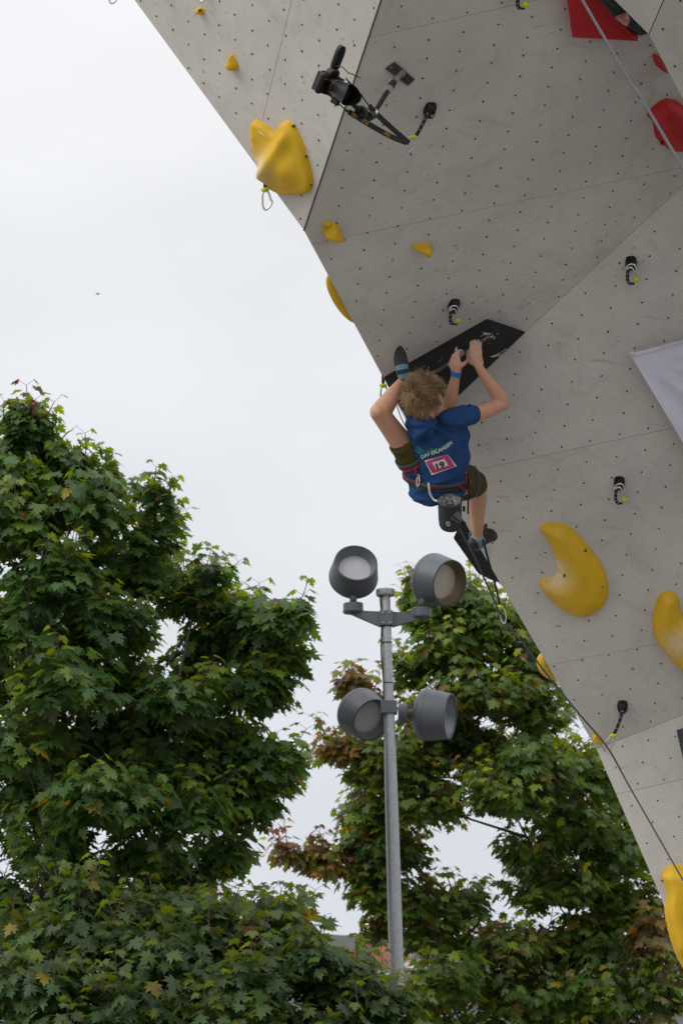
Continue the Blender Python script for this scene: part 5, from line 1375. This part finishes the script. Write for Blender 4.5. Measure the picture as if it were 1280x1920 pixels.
# turning maple behind the mast
dR = 21.5
itR = [(800, 1112, 46, 26, 0, 15, 0.05), (880, 1125, 60, 34, .2, 22, 0.03), (800, 1150, 60, 45, 0, 26, 0.03), (920, 1170, 90, 50, 0, 40, 0.02), (840, 1220, 90, 50, -.2, 40, 0.05), (980, 1240, 70, 60, 0, 36, 0.04), (770, 1260, 40, 30, 0, 14, 0.05), (660, 1275, 30, 28, .1, 9, 0.85), (690, 1310, 42, 26, .1, 12, 0.75),
       (900, 1300, 110, 50, -.5, 46, 0.16), (1010, 1330, 70, 60, -.2, 34, 0.05), (810, 1350, 80, 50, 0, 36, 0.14), (640, 1400, 48, 30, 0, 18, 0.80), (690, 1440, 50, 35, 0, 20, 0.27), (760, 1430, 80, 50, -.2, 38, 0.18), (880, 1400, 90, 50, .2, 40, 0.07), (1000, 1430, 100, 55, -.7, 50, 0.03), (950, 1490, 100, 45, -.8, 46, 0.07), (1110, 1450, 70, 60, 0, 34, 0.02),
       (800, 1510, 90, 45, -.2, 40, 0.14), (700, 1520, 50, 45, 0, 22, 0.16), (690, 1590, 60, 40, 0, 26, 0.16), (560, 1600, 55, 24, 0, 18, 0.85), (610, 1620, 50, 28, 0, 18, 0.80), (740, 1590, 80, 45, .2, 34, 0.11), (1080, 1540, 90, 55, -.3, 44, 0.02), (1000, 1590, 70, 40, -.3, 30, 0.02), (1150, 1600, 80, 60, 0, 38, 0.02), (700, 1660, 60, 40, 0, 26, 0.09), (760, 1690, 55, 40, 0, 24, 0.14),
       (860, 1690, 60, 28, .1, 22, 0.02), (1050, 1660, 100, 50, -.2, 46, 0.02), (1170, 1700, 80, 55, .2, 36, 0.07), (700, 1740, 40, 30, .1, 12, 0.27), (820, 1750, 90, 40, .2, 34, 0.09), (960, 1770, 120, 45, -.2, 48, 0.20), (1100, 1770, 100, 50, 0, 44, 0.09), (1220, 1760, 50, 60, -.6, 24, 0.80),
       (840, 1840, 90, 50, -.7, 40, 0.09), (980, 1860, 120, 55, -.4, 52, 0.11), (1120, 1860, 110, 60, -.5, 48, 0.07), (1230, 1860, 70, 60, -.6, 32, 0.16), (780, 1900, 70, 60, 0, 28, 0.05), (900, 1950, 150, 50, -.3, 54, 0.09), (1150, 1960, 150, 50, -.3, 54, 0.07), (1300, 1650, 120, 150, .6, 60, 0.05), (1200, 1500, 90, 100, .8, 46, 0.02)]
bR = P(1010, 1950, dR + .2); nR = maple('maple with turning bronze and yellow leaves behind the lamp mast', (bR[0], bR[1], 0),
    [V(bR[0], bR[1], 0), V(bR[0], bR[1], 1.0), P(1040, 1880, dR + .3), P(1120, 1700, dR + .3), P(1050, 1500, dR + .2), P(960, 1300, dR + .1), P(880, 1120, dR)], cl(dR, itR), .122, 5, 1.0, PAL_R, .11,
    leaders=[(P(a, b, dR), P(c, d, dR), e) for a, b, c, d, e in ((795, 1110, 770, 1062, .2), (880, 1100, 880, 1062, .1), (665, 1300, 652, 1250, .9), (700, 1310, 690, 1275, .9), (620, 1420, 604, 1378, .9), (550, 1615, 508, 1578, .9), (590, 1610, 540, 1590, .9))])
print('LEAVES', nL, nF, nR)

# ------------------------------------------------------------------ far hill and houses
def hills():
    n = 90; xs = np.linspace(-260, 420, n); rows = []
    for yy, hh in ((620, 0), (700, .55), (780, .9), (860, 1.0), (980, .9), (1100, .6)):
        rows.append([(x, yy, max(0, hh * (45 + 4 * noise.noise(Vector((x * .012, yy * .01, 0))) + 2.2 * noise.noise(Vector((x * .06, yy * .02, 3))) + 1.2 * noise.noise(Vector((x * .3, yy * .1, 5))))) - 1) for x in xs])
    v = np.array([p for r in rows for p in r]); fs = [(j * n + i, j * n + i + 1, (j + 1) * n + i + 1, (j + 1) * n + i) for j in range(5) for i in range(n - 1)]
    o = obj('hill', (v, fs), M['hill'], smooth=True); o['kind'] = 'structure'
hills()
def house(label, px, py, d, w, h, dep, wall_m, roof_m, rot=0.3):
    c = P(px, py, d); a = V(math.cos(rot), math.sin(rot), 0); b = V(-math.sin(rot), math.cos(rot), 0); z = V(0, 0, 1)
    base = V(c[0], c[1], 0); H = c[2]                       # py marks the eaves
    t = thing('house', base, label, 'house')
    obj('wall', box(base + z * H / 2, (a, b, z), (w / 2, dep / 2, H / 2)), M[wall_m], t)
    r = [base + z * H + a * sx * (w / 2 + .3) + b * sy * (dep / 2 + .3) for sx, sy in ((-1, -1), (1, -1), (1, 1), (-1, 1))] + [base + z * (H + h) + b * sy * (dep / 2 + .3) for sy in (-1, 1)]
    roof = obj('roof', (np.array(r), [(0, 4, 5, 3), (1, 2, 5, 4), (0, 1, 4), (2, 3, 5), (3, 2, 1, 0)]), M[roof_m], t)
    obj('chimney', box(base + z * (H + h) + a * w * .2, (a, b, z), (.4, .4, .9)), M['tilered'], roof)
    for k in (-1, 1):
        for f in (.35, .8):
            win = obj('window', box(base - b * (dep / 2 + .03) + a * k * w * .22 + z * (H * f), (a, b, z), (.55, .05, .75)), M['window'], t)
            obj('frame', box(base - b * (dep / 2 + .04) + a * k * w * .22 + z * (H * f - .8), (a, b, z), (.65, .08, .05)), M['plaster'], win)
house('white gabled house glimpsed between the mast and the turning maple', 768, 1800, 190, 3.4, 2.2, 7, 'plaster', 'tile', .5)
house('red roofed house low behind the foot of the lamp mast', 706, 1822, 190, 6, 3, 8, 'plaster', 'tilered', -.2)
dS = 70
maple('orange autumn tree in the distance left of the mast', (P(615, 1800, dS)[0], P(615, 1800, dS)[1], 0),
      [V(P(615, 1800, dS)[0], P(615, 1800, dS)[1], 0), P(615, 1860, dS), P(615, 1800, dS)], cl(dS, [(600, 1800, 45, 24, 0, 60, .8), (640, 1810, 50, 24, 0, 60, .9), (570, 1830, 60, 30, 0, 60, .5)]), .35, 9, 1.0,
      dict(g=((.05, .05, .02), (.1, .08, .02)), b=((.26, .11, .04), (.22, .12, .05))), .25)

# a lone bird, far off in the pale sky
def bird():
    c = P(184, 551, 60); t = thing('bird', c, 'tiny dark bird far off in the empty sky', 'bird')
    obj('body', limb([c - RT * .05, c, c + RT * .05], [.012, .022, .008], 4, 8), M['bark'], t, smooth=True)
    for s in (-1, 1): obj('wing', (np.array([c + RT * .02, c - RT * .02, c - FW * .05 * s + UP * .025 - RT * .02, c - FW * .09 * s + UP * .015]), [(0, 1, 2, 3)]), M['bark'], t)
bird()
